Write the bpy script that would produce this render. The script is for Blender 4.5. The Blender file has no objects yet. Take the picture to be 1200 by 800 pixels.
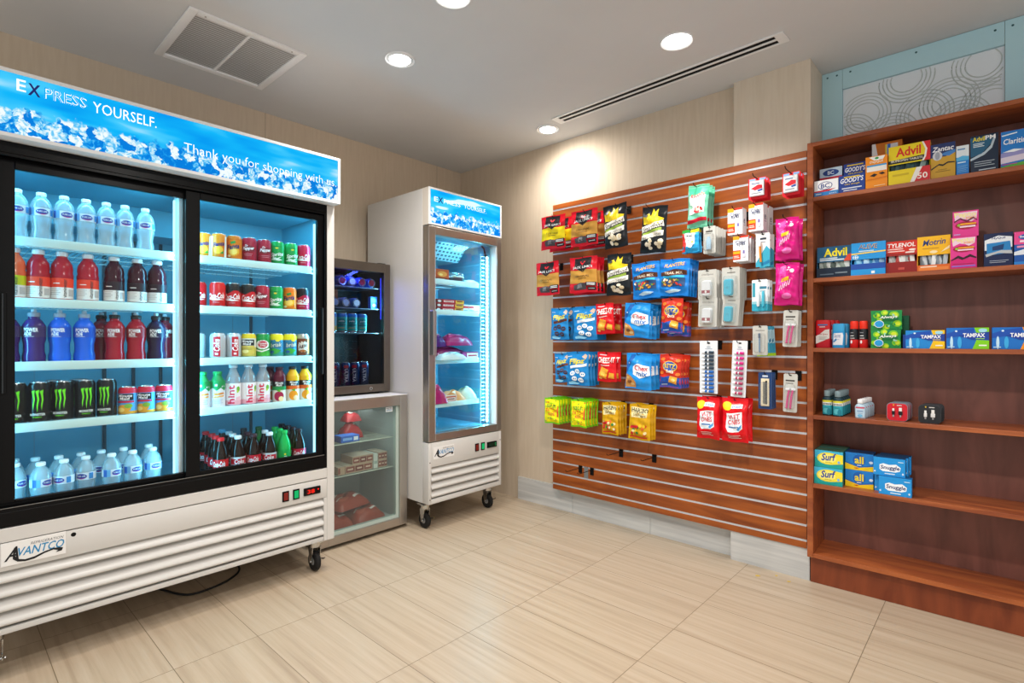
import bpy, bmesh, math, random
from mathutils import Vector, Matrix
from mathutils.geometry import tessellate_polygon
random.seed(7)
sc = bpy.context.scene
C = sc.collection
PI = math.pi
sc.view_settings.view_transform = 'Standard'
sc.view_settings.look = 'None'
sc.view_settings.gamma = 1.0
sc.view_settings.use_curve_mapping = False
sc.view_settings.exposure = 0.0

# ------------------------------------------------------------------ materials
def lin(h):
    out = []
    for i in (0, 2, 4):
        c = int(h[i:i + 2], 16) / 255
        out.append(c / 12.92 if c <= .04045 else ((c + .055) / 1.055) ** 2.4)
    return (*out, 1)
MATS = {}
def nmat(name):
    m = bpy.data.materials.new(name); m.use_nodes = True
    nt = m.node_tree; nt.nodes.clear()
    o = nt.nodes.new('ShaderNodeOutputMaterial')
    return m, nt, o
def N(nt, kind, **kw):
    n = nt.nodes.new('ShaderNode' + kind)
    for k, v in kw.items():
        if k in n.inputs: n.inputs[k].default_value = v
        else: setattr(n, k, v)
    return n
def simple(name, col, rough=.45, metal=0., spec=.3, emit=0., coat=0.):
    m, nt, o = nmat(name)
    b = N(nt, 'BsdfPrincipled')
    b.inputs['Base Color'].default_value = col
    b.inputs['Roughness'].default_value = rough
    b.inputs['Metallic'].default_value = metal
    b.inputs['Specular IOR Level'].default_value = spec
    if coat: b.inputs['Coat Weight'].default_value = coat; b.inputs['Coat Roughness'].default_value = .05
    if emit:
        b.inputs['Emission Color'].default_value = col; b.inputs['Emission Strength'].default_value = emit
    nt.links.new(b.outputs[0], o.inputs[0])
    return m
def ramp(nt, pts):
    r = nt.nodes.new('ShaderNodeValToRGB')
    e = r.color_ramp.elements
    while len(e) < len(pts): e.new(.5)
    for k, (p, c) in enumerate(pts):
        e[k].position = p; e[k].color = c if len(c) == 4 else (*c, 1)
    return r
def math_n(nt, op, a, b=None):
    n = nt.nodes.new('ShaderNodeMath'); n.operation = op
    for i, v in enumerate((a, b)):
        if v is None: continue
        if isinstance(v, (int, float)): n.inputs[i].default_value = v
        else: nt.links.new(v, n.inputs[i])
    return n.outputs[0]
def grain(name, c1, c2, scale, rough=.4, detail=4, bump=0., coat=0., spec=.5, distort=0., metal=0., pos=(.35, .65)):
    """noise stretched along one axis, mixed between two close colours"""
    m, nt, o = nmat(name)
    tc = N(nt, 'TexCoord'); mp = N(nt, 'Mapping'); mp.inputs['Scale'].default_value = scale
    nt.links.new(tc.outputs['Object'], mp.inputs[0])
    no = N(nt, 'TexNoise'); no.inputs['Scale'].default_value = 1; no.inputs['Detail'].default_value = detail
    no.inputs['Distortion'].default_value = distort
    nt.links.new(mp.outputs[0], no.inputs['Vector'])
    r = ramp(nt, [(pos[0], c1), (pos[1], c2)])
    nt.links.new(no.outputs['Fac'], r.inputs[0])
    b = N(nt, 'BsdfPrincipled')
    b.inputs['Roughness'].default_value = rough; b.inputs['Specular IOR Level'].default_value = spec
    b.inputs['Metallic'].default_value = metal
    if coat: b.inputs['Coat Weight'].default_value = coat; b.inputs['Coat Roughness'].default_value = .15
    nt.links.new(r.outputs[0], b.inputs['Base Color'])
    if bump:
        bp = N(nt, 'Bump'); bp.inputs['Strength'].default_value = bump; bp.inputs['Distance'].default_value = .002
        nt.links.new(no.outputs['Fac'], bp.inputs['Height']); nt.links.new(bp.outputs[0], b.inputs['Normal'])
    nt.links.new(b.outputs[0], o.inputs[0])
    return m
def m_floor():
    m, nt, o = nmat('floor_tile')
    tc = N(nt, 'TexCoord'); sp = N(nt, 'SeparateXYZ'); nt.links.new(tc.outputs['Object'], sp.inputs[0])
    tx = math_n(nt, 'DIVIDE', math_n(nt, 'SUBTRACT', sp.outputs[0], 1.143), .605)
    ty = math_n(nt, 'DIVIDE', math_n(nt, 'ADD', sp.outputs[1], .276), .2957)
    fx, fy = math_n(nt, 'FRACT', tx), math_n(nt, 'FRACT', ty)
    ix, iy = math_n(nt, 'FLOOR', tx), math_n(nt, 'FLOOR', ty)
    ex = math_n(nt, 'MULTIPLY', math_n(nt, 'MINIMUM', fx, math_n(nt, 'SUBTRACT', 1, fx)), .605)
    ey = math_n(nt, 'MULTIPLY', math_n(nt, 'MINIMUM', fy, math_n(nt, 'SUBTRACT', 1, fy)), .2957)
    ed = math_n(nt, 'MINIMUM', ex, ey)
    line = math_n(nt, 'LESS_THAN', ed, .0013)
    cid = N(nt, 'CombineXYZ'); nt.links.new(ix, cid.inputs[0]); nt.links.new(iy, cid.inputs[1])
    wn = N(nt, 'TexWhiteNoise'); wn.noise_dimensions = '3D'; nt.links.new(cid.outputs[0], wn.inputs['Vector'])
    sv = N(nt, 'CombineXYZ')
    nt.links.new(math_n(nt, 'MULTIPLY', sp.outputs[0], 1.1), sv.inputs[0])
    nt.links.new(math_n(nt, 'MULTIPLY', sp.outputs[1], 34), sv.inputs[1])
    nt.links.new(math_n(nt, 'MULTIPLY', wn.outputs['Value'], 60), sv.inputs[2])
    no = N(nt, 'TexNoise'); no.inputs['Scale'].default_value = 1; no.inputs['Detail'].default_value = 5; no.inputs['Roughness'].default_value = .62
    nt.links.new(sv.outputs[0], no.inputs['Vector'])
    r = ramp(nt, [(.25, lin('a08d77')), (.48, lin('b3a18a')), (.75, lin('bfaf9a'))])
    nt.links.new(no.outputs['Fac'], r.inputs[0])
    mx = N(nt, 'Mix'); mx.data_type = 'RGBA'
    nt.links.new(line, mx.inputs[0]); nt.links.new(r.outputs[0], mx.inputs[6]); mx.inputs[7].default_value = lin('75664f')
    b = N(nt, 'BsdfPrincipled'); b.inputs['Roughness'].default_value = .32; b.inputs['Specular IOR Level'].default_value = .4
    nt.links.new(mx.outputs[2], b.inputs['Base Color'])
    nt.links.new(b.outputs[0], o.inputs[0])
    return m
def m_glass(name, tint, amount=.0, refl=1.0):
    m, nt, o = nmat(name)
    t = N(nt, 'BsdfTransparent'); t.inputs[0].default_value = tint
    g = N(nt, 'BsdfGlossy'); g.inputs['Roughness'].default_value = .02
    f = N(nt, 'Fresnel'); f.inputs['IOR'].default_value = 1.45
    k = math_n(nt, 'MULTIPLY', f.outputs[0], refl)
    mx = N(nt, 'MixShader'); nt.links.new(k, mx.inputs[0]); nt.links.new(t.outputs[0], mx.inputs[1]); nt.links.new(g.outputs[0], mx.inputs[2])
    if amount:
        d = N(nt, 'BsdfDiffuse'); d.inputs[0].default_value = tint
        m2 = N(nt, 'MixShader'); m2.inputs[0].default_value = amount
        nt.links.new(mx.outputs[0], m2.inputs[1]); nt.links.new(d.outputs[0], m2.inputs[2]); nt.links.new(m2.outputs[0], o.inputs[0])
    else: nt.links.new(mx.outputs[0], o.inputs[0])
    return m
def m_clear(name, col, diff=.35):
    """clear plastic: lets what is behind through, with a pale body and a sheen"""
    m, nt, o = nmat(name)
    t = N(nt, 'BsdfTransparent'); t.inputs[0].default_value = col
    d = N(nt, 'BsdfDiffuse'); d.inputs[0].default_value = col
    g = N(nt, 'BsdfGlossy'); g.inputs['Roughness'].default_value = .12
    lw = N(nt, 'LayerWeight'); lw.inputs['Blend'].default_value = .35
    m1 = N(nt, 'MixShader'); m1.inputs[0].default_value = diff
    nt.links.new(t.outputs[0], m1.inputs[1]); nt.links.new(d.outputs[0], m1.inputs[2])
    m2 = N(nt, 'MixShader'); nt.links.new(math_n(nt, 'MULTIPLY', lw.outputs['Facing'], .6), m2.inputs[0])
    nt.links.new(m1.outputs[0], m2.inputs[1]); nt.links.new(g.outputs[0], m2.inputs[2]); nt.links.new(m2.outputs[0], o.inputs[0])
    return m
def m_ice(name, scale, z0, z1, white, strength):
    """back-lit print: blue water above, crushed ice along the lower part"""
    m, nt, o = nmat(name)
    tc = N(nt, 'TexCoord'); sp = N(nt, 'SeparateXYZ'); nt.links.new(tc.outputs['Object'], sp.inputs[0])
    hgt = math_n(nt, 'DIVIDE', math_n(nt, 'SUBTRACT', sp.outputs[2], z0), z1 - z0)
    v = N(nt, 'TexVoronoi'); v.inputs['Scale'].default_value = scale; v.feature = 'F1'
    n0 = N(nt, 'TexNoise'); n0.inputs['Scale'].default_value = scale * .8; n0.inputs['Detail'].default_value = 3
    nt.links.new(tc.outputs['Object'], n0.inputs['Vector'])
    mixv = N(nt, 'VectorMath'); mixv.operation = 'MULTIPLY_ADD'
    nt.links.new(n0.outputs['Color'], mixv.inputs[0]); mixv.inputs[1].default_value = (.06,) * 3; nt.links.new(tc.outputs['Object'], mixv.inputs[2])
    nt.links.new(mixv.outputs[0], v.inputs['Vector'])
    n1 = N(nt, 'TexNoise'); n1.inputs['Scale'].default_value = scale * 1.3; n1.inputs['Detail'].default_value = 5; n1.inputs['Distortion'].default_value = 1.2
    nt.links.new(tc.outputs['Object'], n1.inputs['Vector'])
    icer = ramp(nt, [(.40, lin('0a80e0')), (.48, lin('22a8f4')), (.56, lin('7fd4fa')), (.66, lin('f4feff'))])
    sc_ = N(nt, 'SeparateColor'); nt.links.new(v.outputs['Color'], sc_.inputs[0])
    a = math_n(nt, 'ADD', math_n(nt, 'MULTIPLY', n1.outputs['Fac'], .62), math_n(nt, 'MULTIPLY', sc_.outputs[0], .42))
    nt.links.new(a, icer.inputs[0])
    n2 = N(nt, 'TexNoise'); n2.inputs['Scale'].default_value = 3.2; n2.inputs['Detail'].default_value = 2
    mp = N(nt, 'Mapping'); mp.inputs['Scale'].default_value = (1, 1.0, 4.5); mp.inputs['Rotation'].default_value = (.35, 0, 0)
    nt.links.new(tc.outputs['Object'], mp.inputs[0]); nt.links.new(mp.outputs[0], n2.inputs['Vector'])
    wat = ramp(nt, [(.3, lin('089cf4')), (.48, lin('14b8fc')), (.60, lin('48ceff')), (.74 - white * .2, lin('d8f6ff'))])
    nt.links.new(n2.outputs['Fac'], wat.inputs[0])
    wob = math_n(nt, 'ADD', hgt, math_n(nt, 'MULTIPLY', math_n(nt, 'SUBTRACT', n0.outputs['Fac'], .5), .55))
    sel = ramp(nt, [(.34, (1, 1, 1)), (.41, (0, 0, 0))]); nt.links.new(wob, sel.inputs[0])
    mx = N(nt, 'Mix'); mx.data_type = 'RGBA'
    nt.links.new(sel.outputs[0], mx.inputs[0]); nt.links.new(wat.outputs[0], mx.inputs[6]); nt.links.new(icer.outputs[0], mx.inputs[7])
    e = N(nt, 'Emission'); e.inputs[1].default_value = strength
    nt.links.new(mx.outputs[2], e.inputs[0]); nt.links.new(e.outputs[0], o.inputs[0])
    return m
def m_emit(name, col, s):
    m, nt, o = nmat(name)
    e = N(nt, 'Emission'); e.inputs[0].default_value = col; e.inputs[1].default_value = s
    nt.links.new(e.outputs[0], o.inputs[0]); return m

W_A = lin
NAMED = {
    'floor': m_floor,
    'ceiling': lambda: grain('ceiling_paint', lin('d2d4d6'), lin('d5d7d9'), (3, 3, 3), rough=.9, spec=.1),
    'wallpaper': lambda: grain('wallpaper', lin('c9b8a2'), lin('cfbfaa'), (60, 60, 5), rough=.75, spec=.15, detail=5, bump=.12),
    'wallpaper_end': lambda: grain('wallpaper_pale', lin('d0c2af'), lin('d5c8b6'), (60, 60, 5), rough=.75, spec=.15, detail=5, bump=.1),
    'seam': lambda: simple('wallpaper_seam', lin('7d6c55'), .8),
    'base_tile': lambda: grain('baseboard_tile', lin('b4b5b4'), lin('cdcdca'), (2, 4, 40), rough=.35),
    'wood_slat': lambda: grain('cherry_slat', lin('7c3a14'), lin('a5561f'), (2.2, 14, 20), rough=.33, detail=6, distort=.6, spec=.4),
    'wood_case': lambda: grain('cherry_case', lin('8a4526'), lin('ae6033'), (2.5, 20, 20), rough=.35, detail=6, distort=.8, spec=.4),
    'wood_back': lambda: grain('cherry_back', lin('6a4036'), lin('835145'), (9, 9, 1.4), rough=.4, detail=6, distort=1.6, spec=.4),
    'wood_plinth': lambda: grain('cherry_plinth', lin('70321b'), lin('8d4626'), (7, 7, 1.6), rough=.38, detail=6, distort=1.8, spec=.4),
    'alu': lambda: simple('aluminium_insert', lin('e2e6ec'), .3, .55),
    'steel': lambda: grain('brushed_steel', lin('a8a29b'), lin('bdb7b0'), (60, 1.5, 2), rough=.3, metal=.9),
    'steel_dark': lambda: grain('brushed_steel_dark', lin('665d54'), lin('7b7167'), (60, 1.5, 2), rough=.35, metal=.85),
    'chrome': lambda: simple('zinc_plate', lin('c8c8c6'), .2, .95),
    'white_paint': lambda: simple('white_enamel', lin('cbc9c5'), .3, spec=.4),
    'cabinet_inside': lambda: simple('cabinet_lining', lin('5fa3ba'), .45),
    'white_frame': lambda: simple('white_frame', lin('eceef0'), .35),
    'black': lambda: simple('black_frame', lin('060607'), .3, spec=.16),
    'blackmatte': lambda: simple('black_matte', lin('0c0c0c'), .6, spec=.15),
    'rubber': lambda: simple('black_rubber', lin('191919'), .65),
    'shelf_white': lambda: simple('shelf_enamel', lin('c3e0df'), .35),
    'wire': lambda: simple('coated_wire', lin('c9d6d8'), .35),
    'glass': lambda: m_glass('door_glass', (.97, 1, 1, 1), refl=.30),
    'glass_green': lambda: m_glass('hazy_glass', (.89, .94, .93, 1), amount=.03, refl=.45),
    'glass_dark': lambda: m_glass('tinted_glass', (.66, .68, .72, 1), refl=.4),
    'ice': lambda: m_ice('lit_ice_print', 36, 1.905, 2.1, .0, 1.0),
    'ice2': lambda: m_ice('lit_ice_print_small', 40, 1.925, 2.125, .55, 1.15),
    'sign_white': lambda: m_emit('lit_white', lin('ffffff'), 1.25),
    'sign_ink': lambda: m_emit('lit_ink', lin('2b2f78'), .8),
    'sign_blue': lambda: m_emit('lit_blue', lin('0fb0f8'), 1.0),
    'led': lambda: m_emit('led_cool', (.55, .93, 1, 1), 12),
    'led_soft': lambda: m_emit('led_cool_soft', (.5, .9, 1, 1), 1.5),
    'led_blue': lambda: m_emit('led_blue', (.04, .06, 1, 1), 3),
    'lamp': lambda: m_emit('lamp_lens', (1, .97, .93, 1), 14),
    'red_lit': lambda: m_emit('lit_red', (1, .02, .01, 1), 1.3),
    'green_lit': lambda: m_emit('lit_green', (.02, .6, .18, 1), .8),
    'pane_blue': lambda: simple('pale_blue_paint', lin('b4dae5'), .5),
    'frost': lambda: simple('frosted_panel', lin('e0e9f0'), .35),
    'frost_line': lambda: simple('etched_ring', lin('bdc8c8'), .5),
    'water': lambda: m_clear('clear_bottle', (.80, .93, .97, 1), .30),
    'clearpack': lambda: m_clear('clear_blister', (.97, .98, .98, 1), .08),
    'clearbag': lambda: m_clear('clear_wrap', (.92, .93, .94, 1), .10),
    'hint': lambda: m_clear('clear_flavoured_bottle', (.86, .90, .93, 1), .25),
}
def M(k):
    if k in MATS: return MATS[k]
    if k in NAMED: m = NAMED[k]()
    else:
        h, *r = k.split('/')
        m = simple('print_' + h + ('_gloss' if r else ''), lin(h), float(r[0]) if r else .42, float(r[1]) if len(r) > 1 else 0.)
    MATS[k] = m
    return m

# ------------------------------------------------------------------ text shapes
GLY = {}
def glyph(text, shear=0., bold=0.):
    key = (text, shear, bold)
    if key in GLY: return GLY[key]
    cu = bpy.data.curves.new('lettering', 'FONT')
    cu.body = text; cu.shear = shear; cu.offset = bold; cu.resolution_u = 2; cu.fill_mode = 'FRONT' if hasattr(cu, 'fill_mode') else cu.fill_mode
    ob = bpy.data.objects.new('lettering', cu)
    me = ob.to_mesh()
    vs = [(v.co.x, v.co.y) for v in me.vertices]
    tr = []
    for p in me.polygons:
        q = list(p.vertices)
        n = p.normal.z
        for i in range(1, len(q) - 1):
            t = (q[0], q[i], q[i + 1]) if n >= 0 else (q[0], q[i + 1], q[i])
            tr.append(t)
    ob.to_mesh_clear(); bpy.data.objects.remove(ob); bpy.data.curves.remove(cu)
    x0 = min(v[0] for v in vs); x1 = max(v[0] for v in vs); y0 = min(v[1] for v in vs); y1 = max(v[1] for v in vs)
    vs = [((x - x0) / (x1 - x0), (y - y0) / (y1 - y0)) for x, y in vs]
    GLY[key] = (vs, tr)
    return GLY[key]

# ------------------------------------------------------------------ mesh builder
class MB:
    def __init__(s): s.v = []; s.f = []; s.m = []; s.sm = []; s.keys = []
    def mi(s, k):
        if k not in s.keys: s.keys.append(k)
        return s.keys.index(k)
    def add(s, vs, fs, k, smooth=False):
        b = len(s.v); s.v += [tuple(v) for v in vs]; i = s.mi(k)
        for f in fs: s.f.append(tuple(b + j for j in f)); s.m.append(i); s.sm.append(smooth)
        return s
    def box(s, a, b, k, ch=0.):
        x0, y0, z0 = a; x1, y1, z1 = b
        if ch:
            bm = bmesh.new(); bmesh.ops.create_cube(bm, size=1)
            for v in bm.verts: v.co = Vector(((x0 + x1) / 2 + v.co.x * (x1 - x0), (y0 + y1) / 2 + v.co.y * (y1 - y0), (z0 + z1) / 2 + v.co.z * (z1 - z0)))
            bmesh.ops.bevel(bm, geom=bm.edges[:], offset=ch, segments=2, affect='EDGES', profile=.5)
            return s.bm(bm, k)
        v = [(x0, y0, z0), (x1, y0, z0), (x1, y1, z0), (x0, y1, z0), (x0, y0, z1), (x1, y0, z1), (x1, y1, z1), (x0, y1, z1)]
        return s.add(v, [(3, 2, 1, 0), (4, 5, 6, 7), (0, 1, 5, 4), (1, 2, 6, 5), (2, 3, 7, 6), (3, 0, 4, 7)], k)
    def bm(s, bm, k, smooth=False):
        bm.verts.index_update()
        s.add([v.co for v in bm.verts], [[v.index for v in f.verts] for f in bm.faces], k, smooth); bm.free(); return s
    def lathe(s, prof, k, seg=16, c=(0, 0, 0), sq=None, caps=True):
        """prof: (radius, z[, material]); sq squashes the section (ax, ay)"""
        ax, ay = sq or (1, 1)
        n = len(prof); vs = []
        for p in prof:
            for j in range(seg):
                a = 2 * PI * j / seg
                vs.append((c[0] + p[0] * ax * math.sin(a), c[1] - p[0] * ay * math.cos(a), c[2] + p[1]))
        base = len(s.v); s.v += vs
        for i in range(n - 1):
            mk = s.mi(prof[i][2] if len(prof[i]) > 2 else k)
            for j in range(seg):
                j2 = (j + 1) % seg
                s.f.append((base + i * seg + j, base + i * seg + j2, base + (i + 1) * seg + j2, base + (i + 1) * seg + j)); s.m.append(mk); s.sm.append(True)
        if caps:
            s.f.append(tuple(base + j for j in reversed(range(seg)))); s.m.append(s.mi(prof[0][2] if len(prof[0]) > 2 else k)); s.sm.append(False)
            s.f.append(tuple(base + (n - 1) * seg + j for j in range(seg))); s.m.append(s.mi(prof[-1][2] if len(prof[-1]) > 2 else k)); s.sm.append(False)
        return s
    def tube(s, pts, r, k, seg=8, closed=False):
        pts = [Vector(p) for p in pts]; n = len(pts); rings = []
        up = Vector((0, 0, 1))
        for i, p in enumerate(pts):
            if closed: d = pts[(i + 1) % n] - pts[i - 1]
            else: d = pts[min(i + 1, n - 1)] - pts[max(i - 1, 0)]
            d.normalize()
            a = d.cross(up)
            if a.length < .05: a = d.cross(Vector((1, 0, 0)))
            a.normalize(); b = a.cross(d)
            rings.append([p + a * (r * math.cos(2 * PI * j / seg)) + b * (r * math.sin(2 * PI * j / seg)) for j in range(seg)])
        vs = [v for q in rings for v in q]; fs = []
        for i in range(n if closed else n - 1):
            i2 = (i + 1) % n
            for j in range(seg):
                j2 = (j + 1) % seg
                fs.append((i * seg + j, i * seg + j2, i2 * seg + j2, i2 * seg + j))
        s.add(vs, fs, k, True)
        if not closed:
            s.add(rings[0], [tuple(range(seg))], k); s.add(rings[-1], [tuple(reversed(range(seg)))], k)
        return s
    def prism(s, poly, axis, a, b, k, smooth=False):
        """extrude a 2-D outline (counter-clockwise) along an axis from a to b"""
        def P(u, v, t): return {'x': (t, u, v), 'y': (u, t, v), 'z': (u, v, t)}[axis]
        n = len(poly)
        vs = [P(u, v, a) for u, v in poly] + [P(u, v, b) for u, v in poly]
        fs = [(i, (i + 1) % n, n + (i + 1) % n, n + i) for i in range(n)]
        s.add(vs, fs, k, smooth)
        tri = tessellate_polygon([[Vector((u, v, 0)) for u, v in poly]])
        s.add(vs, [t for t in tri] + [tuple(n + q for q in reversed(t)) for t in tri], k)
        return s
    def grid(s, fn, nu, nv, k, smooth=True, flip=False):
        vs = [fn(i / nu, j / nv) for j in range(nv + 1) for i in range(nu + 1)]
        fs = []
        for j in range(nv):
            for i in range(nu):
                a = j * (nu + 1) + i; q = (a, a + 1, a + nu + 2, a + nu + 1)
                fs.append(q[::-1] if flip else q)
        return s.add(vs, fs, k, smooth)
    def deco(s, items, W, H, fmap, seg=None, step=.00025, rep=None):
        """printed shapes on a face of size W x H; fmap(u, v, k) gives the point, u from -W/2, v from 0"""
        for L, it in enumerate(items):
            kd = it[0]; tris = []; off = (L + 1) * step
            if kd == 'r':
                x0, y0, x1, y1, col = it[1:6]
                nx = max(1, int(math.ceil(abs(x1 - x0) * W / seg))) if seg else 1
                ny = max(1, int(math.ceil(abs(y1 - y0) * H / seg))) if seg else 1
                P = [(x0 + (x1 - x0) * i / nx, y0 + (y1 - y0) * j / ny) for j in range(ny + 1) for i in range(nx + 1)]
                F = [(j * (nx + 1) + i, j * (nx + 1) + i + 1, (j + 1) * (nx + 1) + i + 1, (j + 1) * (nx + 1) + i) for j in range(ny) for i in range(nx)]
            elif kd == 'e':
                cx, cy, rx, ry, col = it[1:6]; rot = it[6] if len(it) > 6 else 0
                nr = max(1, int(math.ceil(max(rx * W, ry * H) / seg))) if seg else 1
                ns = 14; P = [(cx, cy)]; F = []
                for q in range(1, nr + 1):
                    for a in range(ns):
                        t = 2 * PI * a / ns; ex, ey = rx * W * math.cos(t) * q / nr, ry * H * math.sin(t) * q / nr
                        P.append((cx + (ex * math.cos(rot) - ey * math.sin(rot)) / W, cy + (ex * math.sin(rot) + ey * math.cos(rot)) / H))
                for a in range(ns):
                    F.append((0, 1 + a, 1 + (a + 1) % ns))
                    for q in range(1, nr):
                        b0 = 1 + (q - 1) * ns; b1 = b0 + ns
                        F.append((b0 + a, b1 + a, b1 + (a + 1) % ns, b0 + (a + 1) % ns))
            elif kd == 'p':
                P = list(it[1]); col = it[2]
                ar = sum(P[i - 1][0] * P[i][1] - P[i][0] * P[i - 1][1] for i in range(len(P)))
                if ar < 0: P = P[::-1]
                F = []
                for t in tessellate_polygon([[Vector((x * W, y * H, 0)) for x, y in P]]):
                    a, b, c = (P[i] for i in t)
                    cr = (b[0] - a[0]) * (c[1] - a[1]) - (b[1] - a[1]) * (c[0] - a[0])
                    F.append(tuple(t) if cr > 0 else tuple(reversed(t)))
            else:
                txt, x0, y0, x1, y1, col = it[1:7]
                sh = it[7] if len(it) > 7 else 0; bo = it[8] if len(it) > 8 else .02
                rot = it[9] if len(it) > 9 else 0
                gv, F = glyph(txt, sh, round(bo * .45, 4) if bo > 0 else bo)
                if rot == 90: P = [(x1 - (x1 - x0) * y, y0 + (y1 - y0) * x) for x, y in gv]
                elif rot == -90: P = [(x0 + (x1 - x0) * y, y1 - (y1 - y0) * x) for x, y in gv]
                else:
                    P = [(x0 + (x1 - x0) * x, y0 + (y1 - y0) * y + rot * (x - .5)) for x, y in gv]
            if seg and kd == 't': off += step * .8
            if seg and kd in 'pt':
                T = [tuple(P[i] for i in f) for f in F]
                if True:
                    st = T; T = []; lim = seg * (1.6 if kd == 'p' else 1.15)
                    while st:
                        a, b, c = st.pop()
                        e = [math.hypot((p[0] - q[0]) * W, (p[1] - q[1]) * H) for p, q in ((a, b), (b, c), (c, a))]
                        mxe = max(e)
                        if mxe < lim: T.append((a, b, c)); continue
                        i = e.index(mxe)
                        if i == 1: a, b, c = b, c, a
                        elif i == 2: a, b, c = c, a, b
                        md = ((a[0] + b[0]) / 2, (a[1] + b[1]) / 2)
                        st += [(a, md, c), (md, b, c)]
                P = [q for t in T for q in t]; F = [(3 * i, 3 * i + 1, 3 * i + 2) for i in range(len(T))]
            s.add([fmap((x - .5) * W, y * H, off) for x, y in P], F, col if rep is None else rep.get(col, col), seg is not None)
        return s
    def mesh(s, name):
        me = bpy.data.meshes.new(name)
        me.from_pydata(s.v, [], s.f)
        for k in s.keys: me.materials.append(M(k))
        me.polygons.foreach_set('material_index', s.m)
        me.polygons.foreach_set('use_smooth', s.sm)
        me.update()
        if any(s.sm): me.set_sharp_from_angle(angle=math.radians(42))
        return me
    def obj(s, name, parent=None, loc=None, rz=None):
        o = bpy.data.objects.new(name, s.mesh(name)); C.objects.link(o)
        if parent: o.parent = parent
        if loc: o.location = loc
        if rz is not None: o.rotation_euler = (0, 0, rz)
        return o
def flat(u, v, k): return (u, -k, v)                    # a front that faces -y
def flat_at(x, y, z): return lambda u, v, k: (x + u, y - k, z + v)
def front_x(x, y, z): return lambda u, v, k: (x + k, y + u, z + v)   # a front that faces +x
def cyl(r, z=0, ang=0): return lambda u, v, k: ((r + k) * math.sin(u / r + ang), -(r + k) * math.cos(u / r + ang), z + v)
def empty(name, loc=(0, 0, 0), rz=0):
    o = bpy.data.objects.new(name, None); C.objects.link(o); o.empty_display_size = .05
    o.location = loc; o.rotation_euler = (0, 0, rz); return o
def tag(o, label, cat, group=None, kind=None):
    o['label'] = label; o['category'] = cat
    if group: o['group'] = group
    if kind: o['kind'] = kind
    return o
def structure(o, label=None):
    o['kind'] = 'structure'
    if label: o['label'] = label
    return o
def dup(root, loc, rz=None, label=None, group=None):
    r = root.copy(); C.objects.link(r); r.location = loc
    if rz is not None: r.rotation_euler = (0, 0, rz)
    if label: r['label'] = label
    if group: r['group'] = group
    for ch in list(root.children):
        c = ch.copy(); C.objects.link(c); c.parent = r
        for g in list(ch.children):
            d = g.copy(); C.objects.link(d); d.parent = c
    return r
ORD = ['first', 'second', 'third', 'fourth', 'fifth', 'sixth', 'seventh', 'eighth', 'ninth', 'tenth', 'eleventh', 'twelfth']

# ------------------------------------------------------------------ camera
cam = bpy.data.cameras.new('camera'); co = bpy.data.objects.new('camera', cam); C.objects.link(co)
cam.sensor_width = 36; cam.lens = 625 / 1200 * 36; cam.clip_start = .02
cam.shift_y = -1 / 1200
co.location = (3.351, -2.939, 1.19)
co.rotation_euler = (PI / 2, 0, math.atan2(.6767, .7362))
sc.camera = co

# ------------------------------------------------------------------ room
H = 2.595
b = MB().box((-.1, -4.7, -.1), (5.0, .45, 0), 'floor'); structure(b.obj('floor'), 'beige streaked rectangular floor tiles')
b = MB().box((-.1, -4.7, H), (5.0, .45, H + .1), 'ceiling'); structure(b.obj('ceiling'), 'smooth grey white ceiling')
b = MB().box((-.1, -4.7, 0), (0, .2, H), 'wallpaper')
for y in (-.187, -1.545, -2.9): b.box((0, y - .001, 0), (.0006, y + .001, H), 'seam')
structure(b.obj('wall_left'), 'beige papered wall behind the coolers')
b = MB().box((0, .07, 0), (2.273, .2, H), 'wallpaper')
structure(b.obj('wall_back'), 'beige papered wall behind the slatwall')
b = MB().box((2.273, .022, 0), (2.648, .45, H), 'wallpaper_end')
structure(b.obj('wall_pier'), 'pale papered wall end beside the bookcase')
b = MB().box((2.648, .2745, 0), (5.0, .45, H), 'wallpaper_end')
structure(b.obj('wall_recess'), 'wall behind the bookcase')
b = MB().box((4.0, -.02, 0), (5.0, .2745, H), 'wallpaper_end')
structure(b.obj('wall_right'), 'wall to the right of the bookcase')
b = MB()
for x0, x1 in ((.66, 1.166), (1.168, 1.754), (1.756, 2.272)): b.box((x0, .055, 0), (x1, .0699, .166), 'base_tile')
structure(b.obj('baseboard_back'), 'grey tile baseboard under the slatwall')
b = MB().box((2.262, .006, 0), (2.648, .0219, .172), 'base_tile')
structure(b.obj('baseboard_pier'), 'grey tile baseboard beside the bookcase')

# ceiling lights: x, y, tilt direction, lens tilt
def downlight(x, y, tilt, aim, label):
    t = tag(empty('recessed_light', (x, y, H)), label, 'ceiling light', 'recessed ceiling lights')
    b = MB().lathe([(.064, -.0015), (.073, -.0065), (.0745, -.003), (.0745, -.0002)], 'white_frame', 28, caps=False)
    b.lathe([(.064, -.0016), (.064, .0005)], 'white_frame', 28, caps=False); b.obj('trim_ring', t)
    b = MB()
    if tilt:
        b.lathe([(0.001, -.006), (.03, -.0075), (.05, -.004), (.0525, .001)], 'lamp', 24, caps=False)
        l = b.obj('lens', t); l.location = (aim[0] * -.004, aim[1] * -.004, -.004); l.rotation_euler = (-aim[1] * .12, aim[0] * .12, 0)
        MB().lathe([(.0535, -.006), (.061, -.004), (.063, .0)], 'white_frame', 24, caps=False).obj('gimbal', t)
    else:
        b.lathe([(.001, -.004), (.045, -.0042), (.0635, -.002)], 'lamp', 24, caps=False); b.obj('lens', t)
    return t
downlight(1.138, -1.358, 1, (-1, -.3), 'tilted round ceiling light nearest the square air grille')
downlight(2.227, -.575, 0, (0, 0), 'bright flat round ceiling light beside the slot air vent')
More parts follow.
